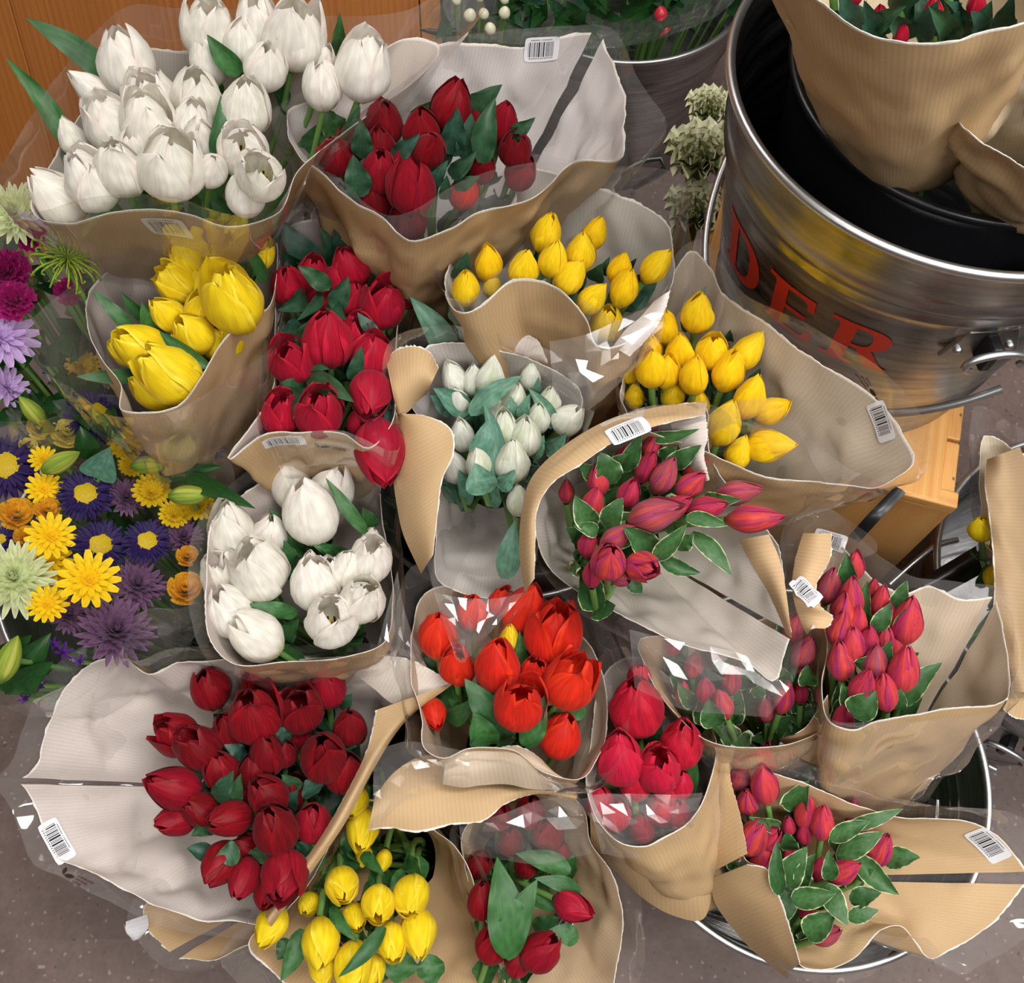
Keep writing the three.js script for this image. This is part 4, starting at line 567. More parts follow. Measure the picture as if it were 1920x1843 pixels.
// ---------------------------------------------------------------- folded pieces of the wraps
flap(G, 'paper_fold', '756 776 2, 800 780 3, 846 804 3, 851 850 3, 830 898 2, 822 955 1, 812 1040 -1', '744 775 -1, 738 800 -1, 735 850 -1, 738 900 -2, 745 950 -3, 756 1000 -4, 790 1075 -6', { bow: 0.012 });
flap(G, 'paper_roll', '724 676 2, 742 656 3, 775 648 4, 806 660 4, 822 690 3', '744 772 1, 750 778 1, 762 774 1, 785 750 1, 800 738 1', { bow: 0.022, amp: 0.001 });
flap(Ib, 'paper_fold', '1322 778 5, 1226 800 5, 1146 832 5, 1088 872 4, 1036 906 4, 1008 952 3, 1004 1010 2, 1002 1085 0', '1326 752 3, 1230 764 3, 1140 788 3, 1050 842 2, 996 898 1, 979 958 0, 974 1030 -1, 984 1110 -3', { bow: 0.008 });
flap(Ib, 'paper_fold', '1384 1012 -3, 1410 1060 -4, 1440 1110 -5, 1476 1190 -7', '1442 1002 -1, 1462 1050 -2, 1474 1110 -3, 1484 1196 -5', { bow: 0.006, c: TAN });
flap(Fb, 'paper_fold', '1322 768 4, 1326 820 4, 1320 852 3, 1330 900 2', '1254 778 2, 1262 810 2, 1280 850 1, 1316 906 0', { bow: 0.004, c: lin('#ddd3cc') });
flap(Mb, 'paper_fold', '690 1556 8, 726 1552 8, 782 1560 8, 850 1546 8, 905 1540 8, 950 1506 8, 1012 1488 8, 1080 1502 7', '704 1492 8, 742 1446 8, 800 1416 7, 860 1430 6, 910 1446 6, 970 1462 6, 1030 1474 6, 1084 1484 6', { bow: 0.012 });
flap(K, 'paper_fold', '704 1332 4, 690 1400 4, 644 1498 3, 600 1572 2, 556 1634 1, 498 1716 -1', '852 1280 3, 760 1352 4, 700 1442 4, 652 1534 3, 604 1606 2, 508 1738 -2', { bow: 0.012, amp: 0.005 });
flap(K, 'paper_lip', '540 1222 3, 600 1236 3, 660 1246 3, 700 1232 4, 760 1234 4, 852 1280 3', '540 1240 2, 600 1246 2, 660 1262 2, 700 1290 2, 740 1320 2, 800 1312 3', { bow: 0.006, c: lin('#dcd2c8') });
flap(J, 'paper_lip', '836 1420 1, 866 1412 2, 880 1404 2, 930 1402 2, 965 1398 2, 1000 1412 2, 1040 1450 1', '830 1470 0, 870 1476 0, 900 1472 0, 950 1470 0, 990 1478 0, 1030 1480 0, 1084 1474 0', { bow: 0.012, amp: 0.009, c: lin('#cfbda6') });
flap(Nb, 'paper_fold', '1106 1504 -1, 1150 1572 -2, 1206 1588 -2, 1248 1568 -2, 1296 1540 -2, 1330 1478 -1', '1108 1584 -8, 1156 1634 -10, 1206 1684 -12, 1262 1716 -13, 1316 1724 -13, 1340 1650 -10', { bow: 0.006, plain: 1 });
const obFold = flap(Ob, 'paper_fold', '1560 1000 6, 1556 1050 6, 1530 1100 6, 1538 1136 6, 1562 1158 5, 1548 1178 5, 1524 1172 5', '1506 1000 5, 1494 1040 5, 1486 1090 5, 1490 1130 5, 1500 1160 4, 1508 1180 4, 1514 1190 4', { bow: 0.008, amp: 0.003, c: TAN });
flap(Eb, 'paper_lip', '868 652 -7, 920 648 -6, 972 630 -5, 1004 634 -5, 1026 676 -6', '846 664 -9, 890 680 -9, 950 690 -9, 990 694 -9, 1030 696 -9', { bow: 0.008, amp: 0.003, c: lin('#d8cfca') });
flap(Eb, 'paper_fold', '1257 544 4, 1244 588 4, 1216 632 3, 1180 668 2', '1226 566 3, 1200 596 3, 1172 620 2, 1150 650 1', { bow: 0.006, amp: 0.006, c: lin('#ded6d2') });
flap(Pb, 'paper_fold', '1492 1376 3, 1512 1362 3, 1534 1330 3, 1552 1302 3', '1460 1386 0, 1500 1420 -2, 1540 1440 -3, 1560 1450 -3', { bow: 0.006, c: TAN });
flap(Qb, 'paper_fold', '1402 1620 3, 1440 1630 3, 1462 1680 2, 1482 1740 1, 1500 1806 -1', '1332 1648 -4, 1340 1690 -6, 1366 1730 -8, 1410 1780 -9, 1470 1830 -9', { bow: 0.01 });
flap(Qb, 'paper_fold', '1366 1400 4, 1370 1460 4, 1388 1530 3, 1402 1600 2', '1336 1440 2, 1330 1500 0, 1326 1570 -2, 1326 1640 -4', { bow: 0.006, plain: 1 });
filmFlap(Ib, '1180 1180 -2, 1260 1200 -2, 1400 1230 -3, 1480 1290 -4', '1190 1290 -6, 1280 1330 -6, 1380 1340 -7, 1440 1345 -7', 0.01);
filmFlap(Nb, '1100 1490 4, 1180 1488 4, 1260 1490 4, 1318 1486 4', '1128 1600 1, 1190 1610 1, 1240 1590 1, 1300 1550 1', 0.014);
filmFlap(G, '812 1110 -3, 860 1120 -3, 930 1122 -3, 984 1110 -3', '855 1236 -6, 862 1242 -6, 870 1243 -6, 880 1232 -6', 0.006);
filmFlap(Hb, '745 1070 2, 755 1130 2, 770 1180 2, 790 1230 2', '700 1240 0, 740 1250 0, 770 1250 0, 800 1250 0', 0.01);
filmFlap(Mb, '860 1540 6, 930 1530 6, 1010 1500 6, 1085 1490 6', '866 1600 3, 940 1612 3, 1010 1620 3, 1110 1600 3', 0.01);
filmFlap(J, '700 1410 2, 760 1390 3, 830 1400 3, 880 1410 3', '700 1560 0, 760 1500 1, 830 1470 1, 880 1460 1', 0.012);
filmFlap(Eb, '1030 640 3, 1090 630 3, 1160 600 4, 1250 560 5', '1040 770 -1, 1100 770 0, 1160 720 1, 1240 640 3', 0.014);

// ---------------------------------------------------------------- mixed bouquets on the side of the purple asters
const MIXL = LB, flat = (c, o = {}) => new THREE.MeshPhysicalMaterial({ color: new THREE.Color(c), roughness: 0.55, side: THREE.DoubleSide, sheen: 0.2, ...o });
const rayTex = (a, b, f) => petalTex(a, b, f, { vein: 0.14, edgeAt: 0.5, footTo: 0.2 });
const MAT = {
  aster: petalMat(rayTex([34, 14, 74], [46, 22, 94], [24, 8, 56])), disc: petalMat(dataTex(64, 64, (x, y) => { const n = noise3(x * 40, y * 40, 3); return [206 + 30 * n, 176 + 30 * n, 22]; }), { roughness: 0.8 }),
  yellow: petalMat(rayTex([248, 206, 16], [252, 220, 40], [236, 170, 10])), gold: petalMat(rayTex([222, 186, 22], [232, 202, 44], [176, 150, 20])), purple: petalMat(rayTex([126, 90, 126], [148, 116, 150], [92, 58, 96])),
  lilac: petalMat(rayTex([196, 164, 216], [212, 186, 228], [170, 130, 196])), pale: petalMat(rayTex([222, 232, 178], [238, 242, 214], [196, 214, 120])), lime: petalMat(rayTex([150, 176, 54], [176, 196, 84], [120, 150, 40])),
  magenta: petalMat(rayTex([158, 16, 100], [182, 40, 124], [120, 8, 70])), rose: petalMat(rayTex([234, 176, 40], [244, 196, 66], [222, 190, 70])), paleRose: petalMat(rayTex([232, 212, 96], [240, 226, 130], [206, 196, 90])), bud: petalMat(petalTex([150, 168, 58], [122, 150, 52], [96, 130, 44], { vein: 0.12, mid: [196, 198, 96] })), violet: petalMat(rayTex([96, 36, 150], [118, 56, 172], [70, 20, 120])),
};
const rayPetal = (len, w, curl, k = 0) => grid(4, 6, (x, t) => { const a = x * 2 - 1, hw = w / 2 * Math.pow(Math.sin(Math.PI * clamp(0.12 + t * 0.86, 0, 1)), 0.6); return V(a * hw, curl * t * t * len + 0.15 * hw * a * a + 0.02 * len * Math.sin(k + t * 5), 0.08 * len + t * len); });
function mixStem(t, head, foot) { const nk = foot.clone().lerp(head, 0.62); nk.x = lerp(head.x, foot.x, 0.35); nk.z = lerp(head.z, foot.z, 0.35); part(t, 'stem', tube([head, nk, foot].map(p => p.clone().sub(foot)), 0.0028, 10, 5), stemMat); }
const ufoot = (P, bk) => { const o = V(P.x - bk.x, 0, P.z - bk.z).multiplyScalar(0.45); if (o.length() > 0.13) o.setLength(0.13); return V(bk.x + o.x, 0.03, bk.z + o.z); };
function bloom(name, label, cat, u, v, Rpx, y, ang, tilt, build, group, bk = MIXL) {
  const P = at(u, v, y), foot = ufoot(P, bk), t = thing(name, label, cat, foot, group), ax = tiltAxis(P, ang, tilt), q = new THREE.Quaternion().setFromUnitVectors(V(0, 1, 0), ax), R = Rpx * depth(P) / FOCAL, pos = P.clone().sub(foot);
  build(t, { pos, q, R }); mixStem(t, P, foot); return t;
}
const ringQ = (q, a, lift) => q.clone().multiply(new THREE.Quaternion().setFromAxisAngle(V(0, 1, 0), a)).multiply(new THREE.Quaternion().setFromAxisAngle(V(1, 0, 0), -lift));
function mergedRings(rings, geo) { const gs = []; for (const [n, s, lift, y] of rings) for (let i = 0; i < n; i++) { const g = geo(rnd()).clone(); g.scale(s * rr(0.9, 1.08), s, s * rr(0.88, 1.06)); g.rotateX(-lift + rr(-0.1, 0.1)); g.rotateY(i / n * 6.283 + rr(-0.08, 0.08) + lift); g.translate(0, y, 0); gs.push(g); } return mergeGeometries(gs); }
const asterRays = mergedRings([[40, 1.0, 0.04, 0], [38, 0.96, 0.2, 0.02], [34, 0.84, 0.38, 0.04]], () => rayPetal(0.92, 0.17, -0.06));
const domeGeo = new THREE.SphereGeometry(1, 20, 10, 0, 6.283, 0, 1.57); { const p = domeGeo.attributes.position; for (let i = 0; i < p.count; i++) { const n = 1 + 0.06 * noise3(p.getX(i) * 9, p.getY(i) * 9, p.getZ(i) * 9); p.setXYZ(i, p.getX(i) * n, p.getY(i) * 0.42 * n, p.getZ(i) * n); } domeGeo.computeVertexNormals(); }
const sc = s => V(s, s, s);
const aster = (t, { pos, q, R }) => { part(t, 'ray_petals', asterRays, MAT.aster, { pos, quat: q, scale: sc(R), stuff: 1 }); part(t, 'disc', domeGeo, MAT.disc, { pos: pos.clone().add(V(0, 0.12 * R, 0).applyQuaternion(q)), quat: q, scale: V(R * 0.46, R * 0.36, R * 0.46), label: 'yellow centre' }); };
const bluntPetal = k => grid(4, 6, (x, t) => { const a = x * 2 - 1, hw = 0.165 * Math.pow(Math.sin(Math.PI * clamp(0.1 + t * 0.84, 0, 1)), 0.5) * (0.62 + 0.38 * t); return V(a * hw, 0.06 * t * t + 0.35 * hw * a * a + 0.02 * Math.sin(k * 2 + t * 5), 0.08 + t * 0.9); });
const daisyPetals = [0, 1, 2].map(bluntPetal), daisyInner = mergedRings([[13, 0.42, 0.7, 0.05], [8, 0.3, 1.0, 0.06]], () => bluntPetal(1));
const daisy = (mat, n1 = 15, n2 = 12, flatness = 0.12) => (t, { pos, q, R }) => {
  for (let i = 0; i < n1; i++) part(t, 'petal', pick(daisyPetals), mat, { pos, quat: ringQ(q, i / n1 * 6.283, flatness + rr(-0.05, 0.05)), scale: sc(R * rr(0.96, 1.06)) });
  for (let i = 0; i < n2; i++) part(t, 'petal', pick(daisyPetals), mat, { pos: pos.clone().add(V(0, 0.05 * R, 0).applyQuaternion(q)), quat: ringQ(q, (i + 0.5) / n2 * 6.283, flatness + 0.3), scale: sc(R * rr(0.66, 0.76)) });
  part(t, 'center_florets', daisyInner, mat, { pos: pos.clone().add(V(0, 0.05 * R, 0).applyQuaternion(q)), quat: q, scale: sc(R), stuff: 1 });
};
const mumGeo = mergedRings([[24, 1.0, 0.0, 0], [24, 0.94, 0.28, 0.05], [22, 0.84, 0.55, 0.1], [20, 0.72, 0.82, 0.14], [16, 0.58, 1.1, 0.17], [12, 0.46, 1.35, 0.2]], () => rayPetal(0.92, 0.2, 0.32));
const mum = mat => (t, { pos, q, R }) => { part(t, 'petals', mumGeo, mat, { pos, quat: q, scale: sc(R), stuff: 1 }); };
const spiderGeo = [0, 1, 2].map(k => tube([V(0, 0, 0.05), V(0, 0.3, 0.45), V(0.05 * (k - 1), 0.28, 0.85), V(0.1 * (k - 1), 0.02, 1.05), V(0.08, -0.04, 0.96)], 0.035, 12, 5));
const spider = (t, { pos, q, R }) => { for (let i = 0; i < 54; i++) { const l = i / 54; part(t, 'quill', pick(spiderGeo), MAT.lime, { pos, quat: ringQ(q, i * 2.399, 1.1 * (1 - l) - 0.1), scale: sc(R * lerp(0.45, 1.05, l)) }); } };
const roseGeo = [0, 1, 2].map(k => grid(6, 6, (x, t) => { const a = (x * 2 - 1) * (0.95 - 0.3 * t * t), r = 0.24 + 0.5 * Math.sin(t * 1.5) + 0.14 * t * t * t; return V(r * Math.sin(a), t * 0.9 - 0.12 * a * a * t + 0.03 * Math.sin(a * 5 + k), r * Math.cos(a)); }));
const rose = mat => (t, { pos, q, R }) => { for (let i = 0; i < 14; i++) { const l = i / 14, s = R * lerp(1.12, 0.34, l); part(t, 'petal', pick(roseGeo), mat, { pos: pos.clone().add(V(0, (-0.6 + 0.35 * l) * R, 0).applyQuaternion(q)), quat: ringQ(q, i * 2.399, 0.16 * (l - 0.4)), scale: V(s, R * lerp(0.9, 1.15, l), s) }); } };
const ruffle = [0, 1, 2].map(k => grid(10, 5, (x, t) => { const a = (x * 2 - 1) * 0.62; return V(t * Math.sin(a), 0.16 * t * t + 0.1 * t * Math.sin(x * 22 + k * 2), t * Math.cos(a) * (1 + 0.05 * Math.sin(x * 40))); }));
const cabbageLeaf = [0, 1, 2].map(k => grid(18, 8, (x, t) => { const a = (x * 2 - 1) * 0.8, f = t * t * 0.16 * Math.sin(x * 30 + k * 2 + t * 3); return V(t * Math.sin(a), 0.2 * t * t + f, t * Math.cos(a)); }, (x, t) => [t > 0.8 || x < 0.07 || x > 0.93 ? (x < 0.5 ? 0.02 : 0.98) : 0.5 + (x - 0.5) * 0.5, t]));
const carnation = (t, { pos, q, R }) => { for (let i = 0; i < 20; i++) { const l = i / 20; part(t, 'petal', pick(ruffle), MAT.magenta, { pos: pos.clone().add(V(0, 0.12 * l * R, 0).applyQuaternion(q)), quat: ringQ(q, i * 2.399, 1.15 * l), scale: sc(R * lerp(1.05, 0.55, l)) }); } };
const budPetal = [0, 1].map(k => grid(5, 10, (x, t) => { const a = (x * 2 - 1) * 1.08, r = 0.25 * Math.pow(Math.sin(Math.PI * Math.pow(0.03 + 0.96 * t, 0.85)), 0.75) * (1 - 0.1 * Math.exp(-(((x - 0.5) / 0.1) ** 2))); return V(r * Math.sin(a), t - 0.5, r * Math.cos(a)); }));
const lilyBud = (t, { pos, q, R }) => { for (let i = 0; i < 3; i++) part(t, 'tepal', budPetal[i % 2], MAT.bud, { pos, quat: ringQ(q, i * 2.094 + 0.5, 0), scale: sc(R * 2) }); };
const UY = 0.575, NEAR = 'among the mixed flowers';
for (const [u, v, R, a, w] of [[10, 876, 66, -30, 'beside the pale round chrysanthemum and orange roses'], [161, 928, 53, 0, 'ringed by yellow chrysanthemums and a lily bud'], [178, 779, 56, 20, 'under the lemon tulip wrap'], [188, 1024, 53, 30, 'above the largest yellow chrysanthemum'], [276, 1016, 46, 20, 'next to the muted purple chrysanthemum'], [382, 832, 44, 40, 'under the corner of the crimson tulip wrap'], [2, 1012, 26, -40, 'peeping beside the small orange roses']]) bloom('china_aster', 'dark purple aster with yellow centre ' + w, 'aster', u, v, R, UY, a, 16, aster);
for (const [u, v, R, dy, w] of [[96, 1006, 46, 2, 'over the small orange roses'], [168, 1088, 57, 3, 'the largest and widest open of the bouquet'], [89, 1134, 38, 1, 'below the pale round chrysanthemum'], [84, 918, 36, 0, 'between two purple asters'], [82, 862, 28, 0, 'under a lily bud'], [92, 1052, 42, 0, 'half hidden behind larger ones'], [102, 1083, 30, -1, 'small, tucked beside the largest one']]) bloom('yellow_chrysanthemum', 'bright yellow chrysanthemum ' + w, 'chrysanthemum', u, v, R, UY + dy / 100, 0, 14, daisy(MAT.yellow), 'bright yellow chrysanthemums');
for (const [u, v, R, w] of [[262, 818, 36, 'below the lemon tulip wrap'], [235, 838, 36, 'beside the round green leaf'], [246, 876, 26, 'half hidden by a lily bud'], [283, 925, 38, 'beside the muted purple chrysanthemum'], [326, 968, 32, 'small, below a lily bud'], [370, 950, 36, 'behind a lily bud and a long leaf'], [155, 690, 34, 'under the film of the lemon tulips']]) bloom('golden_daisy', 'shaggy golden daisy ' + w, 'daisy', u, v, R, UY - 0.01, 10, 24, daisy(MAT.gold, 18, 16, 0.3), 'shaggy golden daisies');
for (const [u, v, R, m, w] of [[124, 812, 31, MAT.paleRose, 'pale yellow rose with open heart next to a purple aster'], [74, 802, 25, MAT.paleRose, 'pale yellow closed rose over the purple aster'], [30, 963, 34, MAT.rose, 'orange yellow rose between a purple aster and yellow chrysanthemums'], [88, 956, 26, MAT.rose, 'orange yellow rose squeezed above a yellow chrysanthemum'], [50, 1008, 26, MAT.rose, 'small orange yellow rose beside a yellow chrysanthemum'], [346, 1103, 35, MAT.rose, 'orange yellow rose beside the white tulips'], [350, 1042, 22, MAT.rose, 'small orange yellow rose under the golden daisies'], [52, 836, 18, MAT.paleRose, 'small pale yellow rose under the closed one']]) bloom('rose', w, 'rose', u, v, R, UY, 10, 22, rose(m));
for (const [u, v, R, a, w] of [[114, 866, 38, 60, 'above a yellow chrysanthemum'], [283, 871, 36, 85, 'between two golden daisies'], [357, 929, 40, 88, 'in front of a golden daisy'], [60, 770, 34, -40, 'over the lilac daisy'], [16, 1236, 46, 20, 'over the broad dark leaves']]) bloom('lily_bud', 'closed green lily bud ' + w, 'lily', u, v, R, UY + 0.03, a, 80, lilyBud);
for (const [u, v, R, w] of [[256, 1100, 54, 'beside the orange yellow rose'], [235, 935, 40, 'between purple aster and golden daisy'], [216, 1188, 72, 'large, veiled by film above the pale paper'], [128, 1156, 40, 'below the largest yellow chrysanthemum'], [343, 1008, 38, 'shaded, under the golden daisies'], [152, 668, 48, 'veiled by the film of lemon tulips']]) bloom('purple_chrysanthemum', 'muted purple chrysanthemum ' + w, 'chrysanthemum', u, v, R, UY - 0.025, 20, 22, mum(MAT.purple));
bloom('pale_chrysanthemum', 'large round pale green chrysanthemum beside yellow chrysanthemums', 'chrysanthemum', 28, 1088, 80, UY + 0.01, -20, 16, mum(MAT.pale));
bloom('pale_chrysanthemum', 'pale green chrysanthemum under the white tulips near the wooden panel', 'chrysanthemum', 28, 405, 62, 0.74, -20, 24, mum(MAT.pale));
bloom('spider_chrysanthemum', 'lime green spider chrysanthemum with curled quills beside magenta carnations', 'chrysanthemum', 122, 492, 62, 0.735, 20, 30, spider);
for (const [u, v, R, w] of [[56, 444, 30, 'small, above the lime green spider chrysanthemum'], [10, 512, 46, 'largest, beside the spider chrysanthemum'], [26, 566, 40, 'above the lilac daisy'], [130, 548, 28, 'under the spider chrysanthemum']]) bloom('carnation', 'ruffled magenta carnation ' + w, 'carnation', u, v, R, v < 460 ? 0.72 : 0.65, -10, 26, carnation);
bloom('lilac_daisy', 'lilac daisy with long petals under the magenta carnations', 'daisy', 2, 634, 66, 0.63, 20, 24, daisy(MAT.lilac, 16, 8, 0.2));
bloom('lilac_daisy', 'lilac daisy hanging low beside the lily bud', 'daisy', 12, 728, 44, 0.6, 60, 40, daisy(MAT.lilac, 14, 6, 0.2));
for (const [u, v, R] of [[116, 1224, 22], [196, 1214, 20], [98, 1208, 16], [76, 1286, 16], [150, 1240, 14], [350, 1062, 12], [48, 1310, 14], [92, 700, 14]]) bloom('violet_blossom', 'small violet blossom hanging from the mixed bouquets', 'blossom', u, v, R, UY - 0.04, rr(-60, 60), 40, daisy(MAT.violet, 6, 0, 0.3), 'small violet blossoms of the mixed bouquets');
function sprayLeaf(label, u0, v0, u1, v1, w, y0, y1, mats, group, o = {}) {
  const P0 = at(u0, v0, y0), P1 = at(u1, v1, y1), foot = o.foot ?? ufoot(P0, o.bk ?? MIXL), t = thing('leaf_spray', label, 'leaf', foot, group);
  part(t, 'leaf', moved(leafGeo(P0, P1, w * depth(P1) / FOCAL, { bow: 0.08, fold: 0.3, ...o }), foot.clone().negate()), pick(mats)); mixStem(t, P0, foot); return t;
}
sprayLeaf('long dark glossy leaf reaching over to the white tulips', 350, 893, 480, 954, 36, UY + 0.02, UY + 0.045, LEAF.glossy);
sprayLeaf('dark glossy leaf behind the long one, above a lily bud', 300, 895, 420, 874, 36, UY + 0.0, UY + 0.03, LEAF.glossy);
sprayLeaf('broad rounded grey green leaf above a purple aster', 180, 896, 206, 838, 66, UY + 0.01, UY + 0.035, LEAF.blue, undefined, { tip: 0.7 });
sprayLeaf('folded dark leaf beside the pale yellow rose', 170, 860, 150, 798, 44, UY, UY + 0.03, LEAF.glossy);
for (const a of [[10, 1298, 96, 1186, 62], [0, 1240, 60, 1190, 44], [30, 1290, 100, 1240, 50], [-30, 1290, 40, 1200, 60]]) sprayLeaf('broad dark leaf below the pale round chrysanthemum', ...a, UY - 0.03, UY, LEAF.glossy, 'broad dark leaves below the pale chrysanthemum');
for (let i = 0; i < 46; i++) { const u = rr(-20, 400), v = rr(640, 1260), a = rnd() * 6.28; if (u > 230 && (v < 790 || v > 1060) || v > 1170 && u > 60) continue; sprayLeaf('dark leaf deep between the mixed flowers', u, v, u + 50 * Math.cos(a), v + 50 * Math.sin(a), rr(24, 40), UY - 0.08, UY - 0.05, rnd() < 0.7 ? LEAF.glossy : LEAF.mid, 'dark leaves between the mixed flowers'); }
for (let i = 0; i < 60; i++) { const u = rr(-20, 200), v = rr(430, 800), a = rnd() * 6.28; sprayLeaf('dark leaf deep between the mixed flowers', u, v, u + 50 * Math.cos(a), v + 50 * Math.sin(a), rr(24, 40), 0.57, 0.6, LEAF.glossy, 'dark leaves between the mixed flowers'); }
{ // film sleeves of the mixed bouquets
  const mixWrap = (label, rim, neck, y0) => { const nk = at(...neck), foot = ufoot(nk, MIXL), t = thing('film_sleeve', label, 'wrapping', foot), fr = coneRows(resample(parsePts(rim, y0), 110, true), nk, { k: rnd() * 30, M: 18, amp: 0.006, torn: 0, nr: 0.05 }); part(t, 'clear_film', moved(grid(110, fr.length - 1, (x, y) => fr[Math.round(y * (fr.length - 1))][Math.round(x * 110)]), foot.clone().negate()), filmMat); };
  mixWrap('clear film sleeve round the aster and yellow chrysanthemum bouquet', '-60 800 1, 60 760 1, 200 740 1, 330 770 1, 430 860 1, 440 960 1, 400 1090 2, 340 1140 3, 270 1145 4, 210 1240 3, 130 1280 2, 40 1320 1, -60 1300 0, -100 1000 0', [230, 1250, 0.4], UY);
  mixWrap('clear film sleeve round the carnation and spider chrysanthemum bouquet', '-60 400 1, 30 385 2, 130 430 2, 190 520 2, 150 640 2, 130 760 1, 40 790 0, -80 760 0, -100 560 0', [120, 860, 0.42], 0.63);
}

// ---------------------------------------------------------------- wraps in the large bucket, beside it and behind it
const BIGB = V(BIG.x + 0.02, 0.56, BIG.z - 0.02); BIGB.fy = 0.565;
const Rb = bouquet({ keep: 1, c: [1720, 20], y0: 1.04, bucket: BIGB, color: 'crimson', leaf: 'dark', ny: 0.74, neck: [1690, 300, 0.84], inC: lin('#c8b79c'), film: 0, q: 0.56, fill: 2, amp: 0.005,
  tulipWho: 'crimson', tulipWhere: 'deep among leaves in the large bucket', tulipGroup: 'crimson tulips in the large bucket', wrapLabel: 'kraft wrap with white torn rim standing in the large bucket',
  rim: '1436 -80 2, 1484 -36 3, 1536 2 3, 1590 42 3, 1640 66 3, 1700 79 3, 1780 76 3, 1850 56 3, 1925 38 3, 1990 -20 2, 1990 -130 -2, 1850 -210 -4, 1640 -220 -4, 1470 -160 -2',
  heads: '1690 68 44 20 50 0 -4, 1750 20 50 0 50 0 -4, 1600 -10 50 0 50 0 -3, 1830 10 50 10 50 0 -4, 1690 -60 60 0 50 0 -2, 1560 -50 60 0 50 0 -2, 1780 -50 60 0 50 0 -2, 1650 30 44 0 50 0 -6',
  leaves: '1600 60 1570 -20 40 -4 0, 1660 66 1620 0 44 -5 -1, 1720 70 1760 0 50 -5 -1, 1780 74 1740 10 44 -5 -1, 1820 70 1860 0 50 -5 -1, 1700 76 1660 20 36 -5 -2, 1880 60 1900 -10 44 -5 -1, 1760 70 1800 20 40 -5 -2, 1640 50 1700 10 36 -4 -1, 1850 60 1820 20 40 -4 -1' });
const Sb = bouquet({ keep: 1, c: [1960, 230], y0: 0.97, bucket: BIGB, color: 'crimson', leaf: 'dark', neck: [1894, 388, 0.835], q: 0.66, inC: lin('#c8b79c'), film: 0, amp: 0.009, fill: 1,
  tulipWho: 'crimson', tulipWhere: 'in the crumpled wrap beside the torn one', tulipGroup: 'crimson tulips in the crumpled wrap', wrapLabel: 'crumpled kraft wrap beside the torn one in the large bucket',
  rim: '1800 215 0, 1840 170 1, 1900 130 1, 1990 120 1, 2060 160 1, 2090 240 0, 2060 320 0, 1990 350 1, 1900 300 1, 1830 255 1', heads: '1950 190 60 0 46 0 -4, 2000 230 60 0 46 0 -4, 1960 260 60 0 46 0 -4' });
const Tb = bouquet({ keep: 1, c: [1900, 1010], y0: 0.50, bucket: TB, color: 'lemon', leaf: 'mid', neck: [1930, 1120, 0.36], inC: lin('#e0d2bc'), amp: 0.006, fill: 1, spread: 0.6,
  tulipWho: 'yellow', tulipWhere: 'in the wrap beside the crate on the floor', tulipGroup: 'yellow tulips beside the crate', wrapLabel: 'kraft wrap with pale pointed corner around yellow tulips beside the crate',
  rim: '1842 960 0, 1838 900 1, 1846 816 3, 1872 822 3, 1912 850 3, 1980 860 2, 2040 920 1, 2040 1020 0, 1980 1080 0, 1900 1060 0, 1850 1020 0', heads: '1840 992 56 0 46 1 2, 1864 1082 50 10 46 1 -2, 1880 1120 40 0 46 1 -4, 1900 1000 60 0 46 1 0, 1860 1040 44 0 46 1 -3, 1930 980 60 0 46 1 0', leaves: '1850 1100 1846 1060 30 -6 -3, 1880 1110 1870 1060 30 -6 -3' });
flap(Tb, 'paper_fold', '1850 862 4, 1846 900 5, 1858 1000 5, 1864 1090 5, 1862 1160 4, 1872 1240 3, 1890 1296 2', '1912 838 3, 1950 950 1, 1960 1060 0, 1965 1160 0, 1950 1240 0, 1960 1300 0', { bow: 0.03, amp: 0.008, c: lin('#b99c78') });
flap(Tb, 'paper_fold', '1880 1330 1, 1900 1345 1, 1925 1350 1, 1950 1350 1', '1900 1290 0, 1915 1285 0, 1930 1280 0, 1950 1280 0', { amp: 0.002 });
{ // black strap that lies over the bucket of yellow tulips
  const t = thing('black_strap', 'black plastic sheet edge lying across the bucket of yellow tulips', 'sheet', at(1800, 1060, 0.42)), P = [at(1722, 1088, 0.40), at(1862, 1004, 0.43), at(1870, 1060, 0.42), at(1740, 1130, 0.39)];
  part(t, 'sheet', moved(grid(8, 4, (x, y) => P[0].clone().lerp(P[1], x).lerp(P[3].clone().lerp(P[2], x), y).add(V(0, 0.012 * Math.sin(y * 3.14), 0))), t.position.clone().negate()), blackMat);
  const w = part(t, 'wire', tube([at(1668, 1096, 0.33), at(1720, 1050, 0.345), at(1760, 1022, 0.35), at(1796, 1012, 0.355)].map(p => p.sub(t.position)), 0.0042, 20, 7), wireMat);
}
{ // black strip of plastic hanging over the front edge of the crate
  const A0 = at(1688, 918, 0.552), A1 = at(1640, 968, 0.545), A2 = at(1600, 1012, 0.51), t = thing('black_strip', 'black plastic strip hanging over the front edge of the pine crate', 'strip', A1), wd = V(0.0052, 0, 0.004);
  const c = new THREE.CatmullRomCurve3([A0, A1, A2]); part(t, 'strip', moved(grid(4, 14, (x, y) => c.getPoint(y).addScaledVector(wd, x * 2 - 1).add(V(0, 0.002 * Math.sin(x * 3.14), 0))), A1.clone().negate()), blackMat);
}
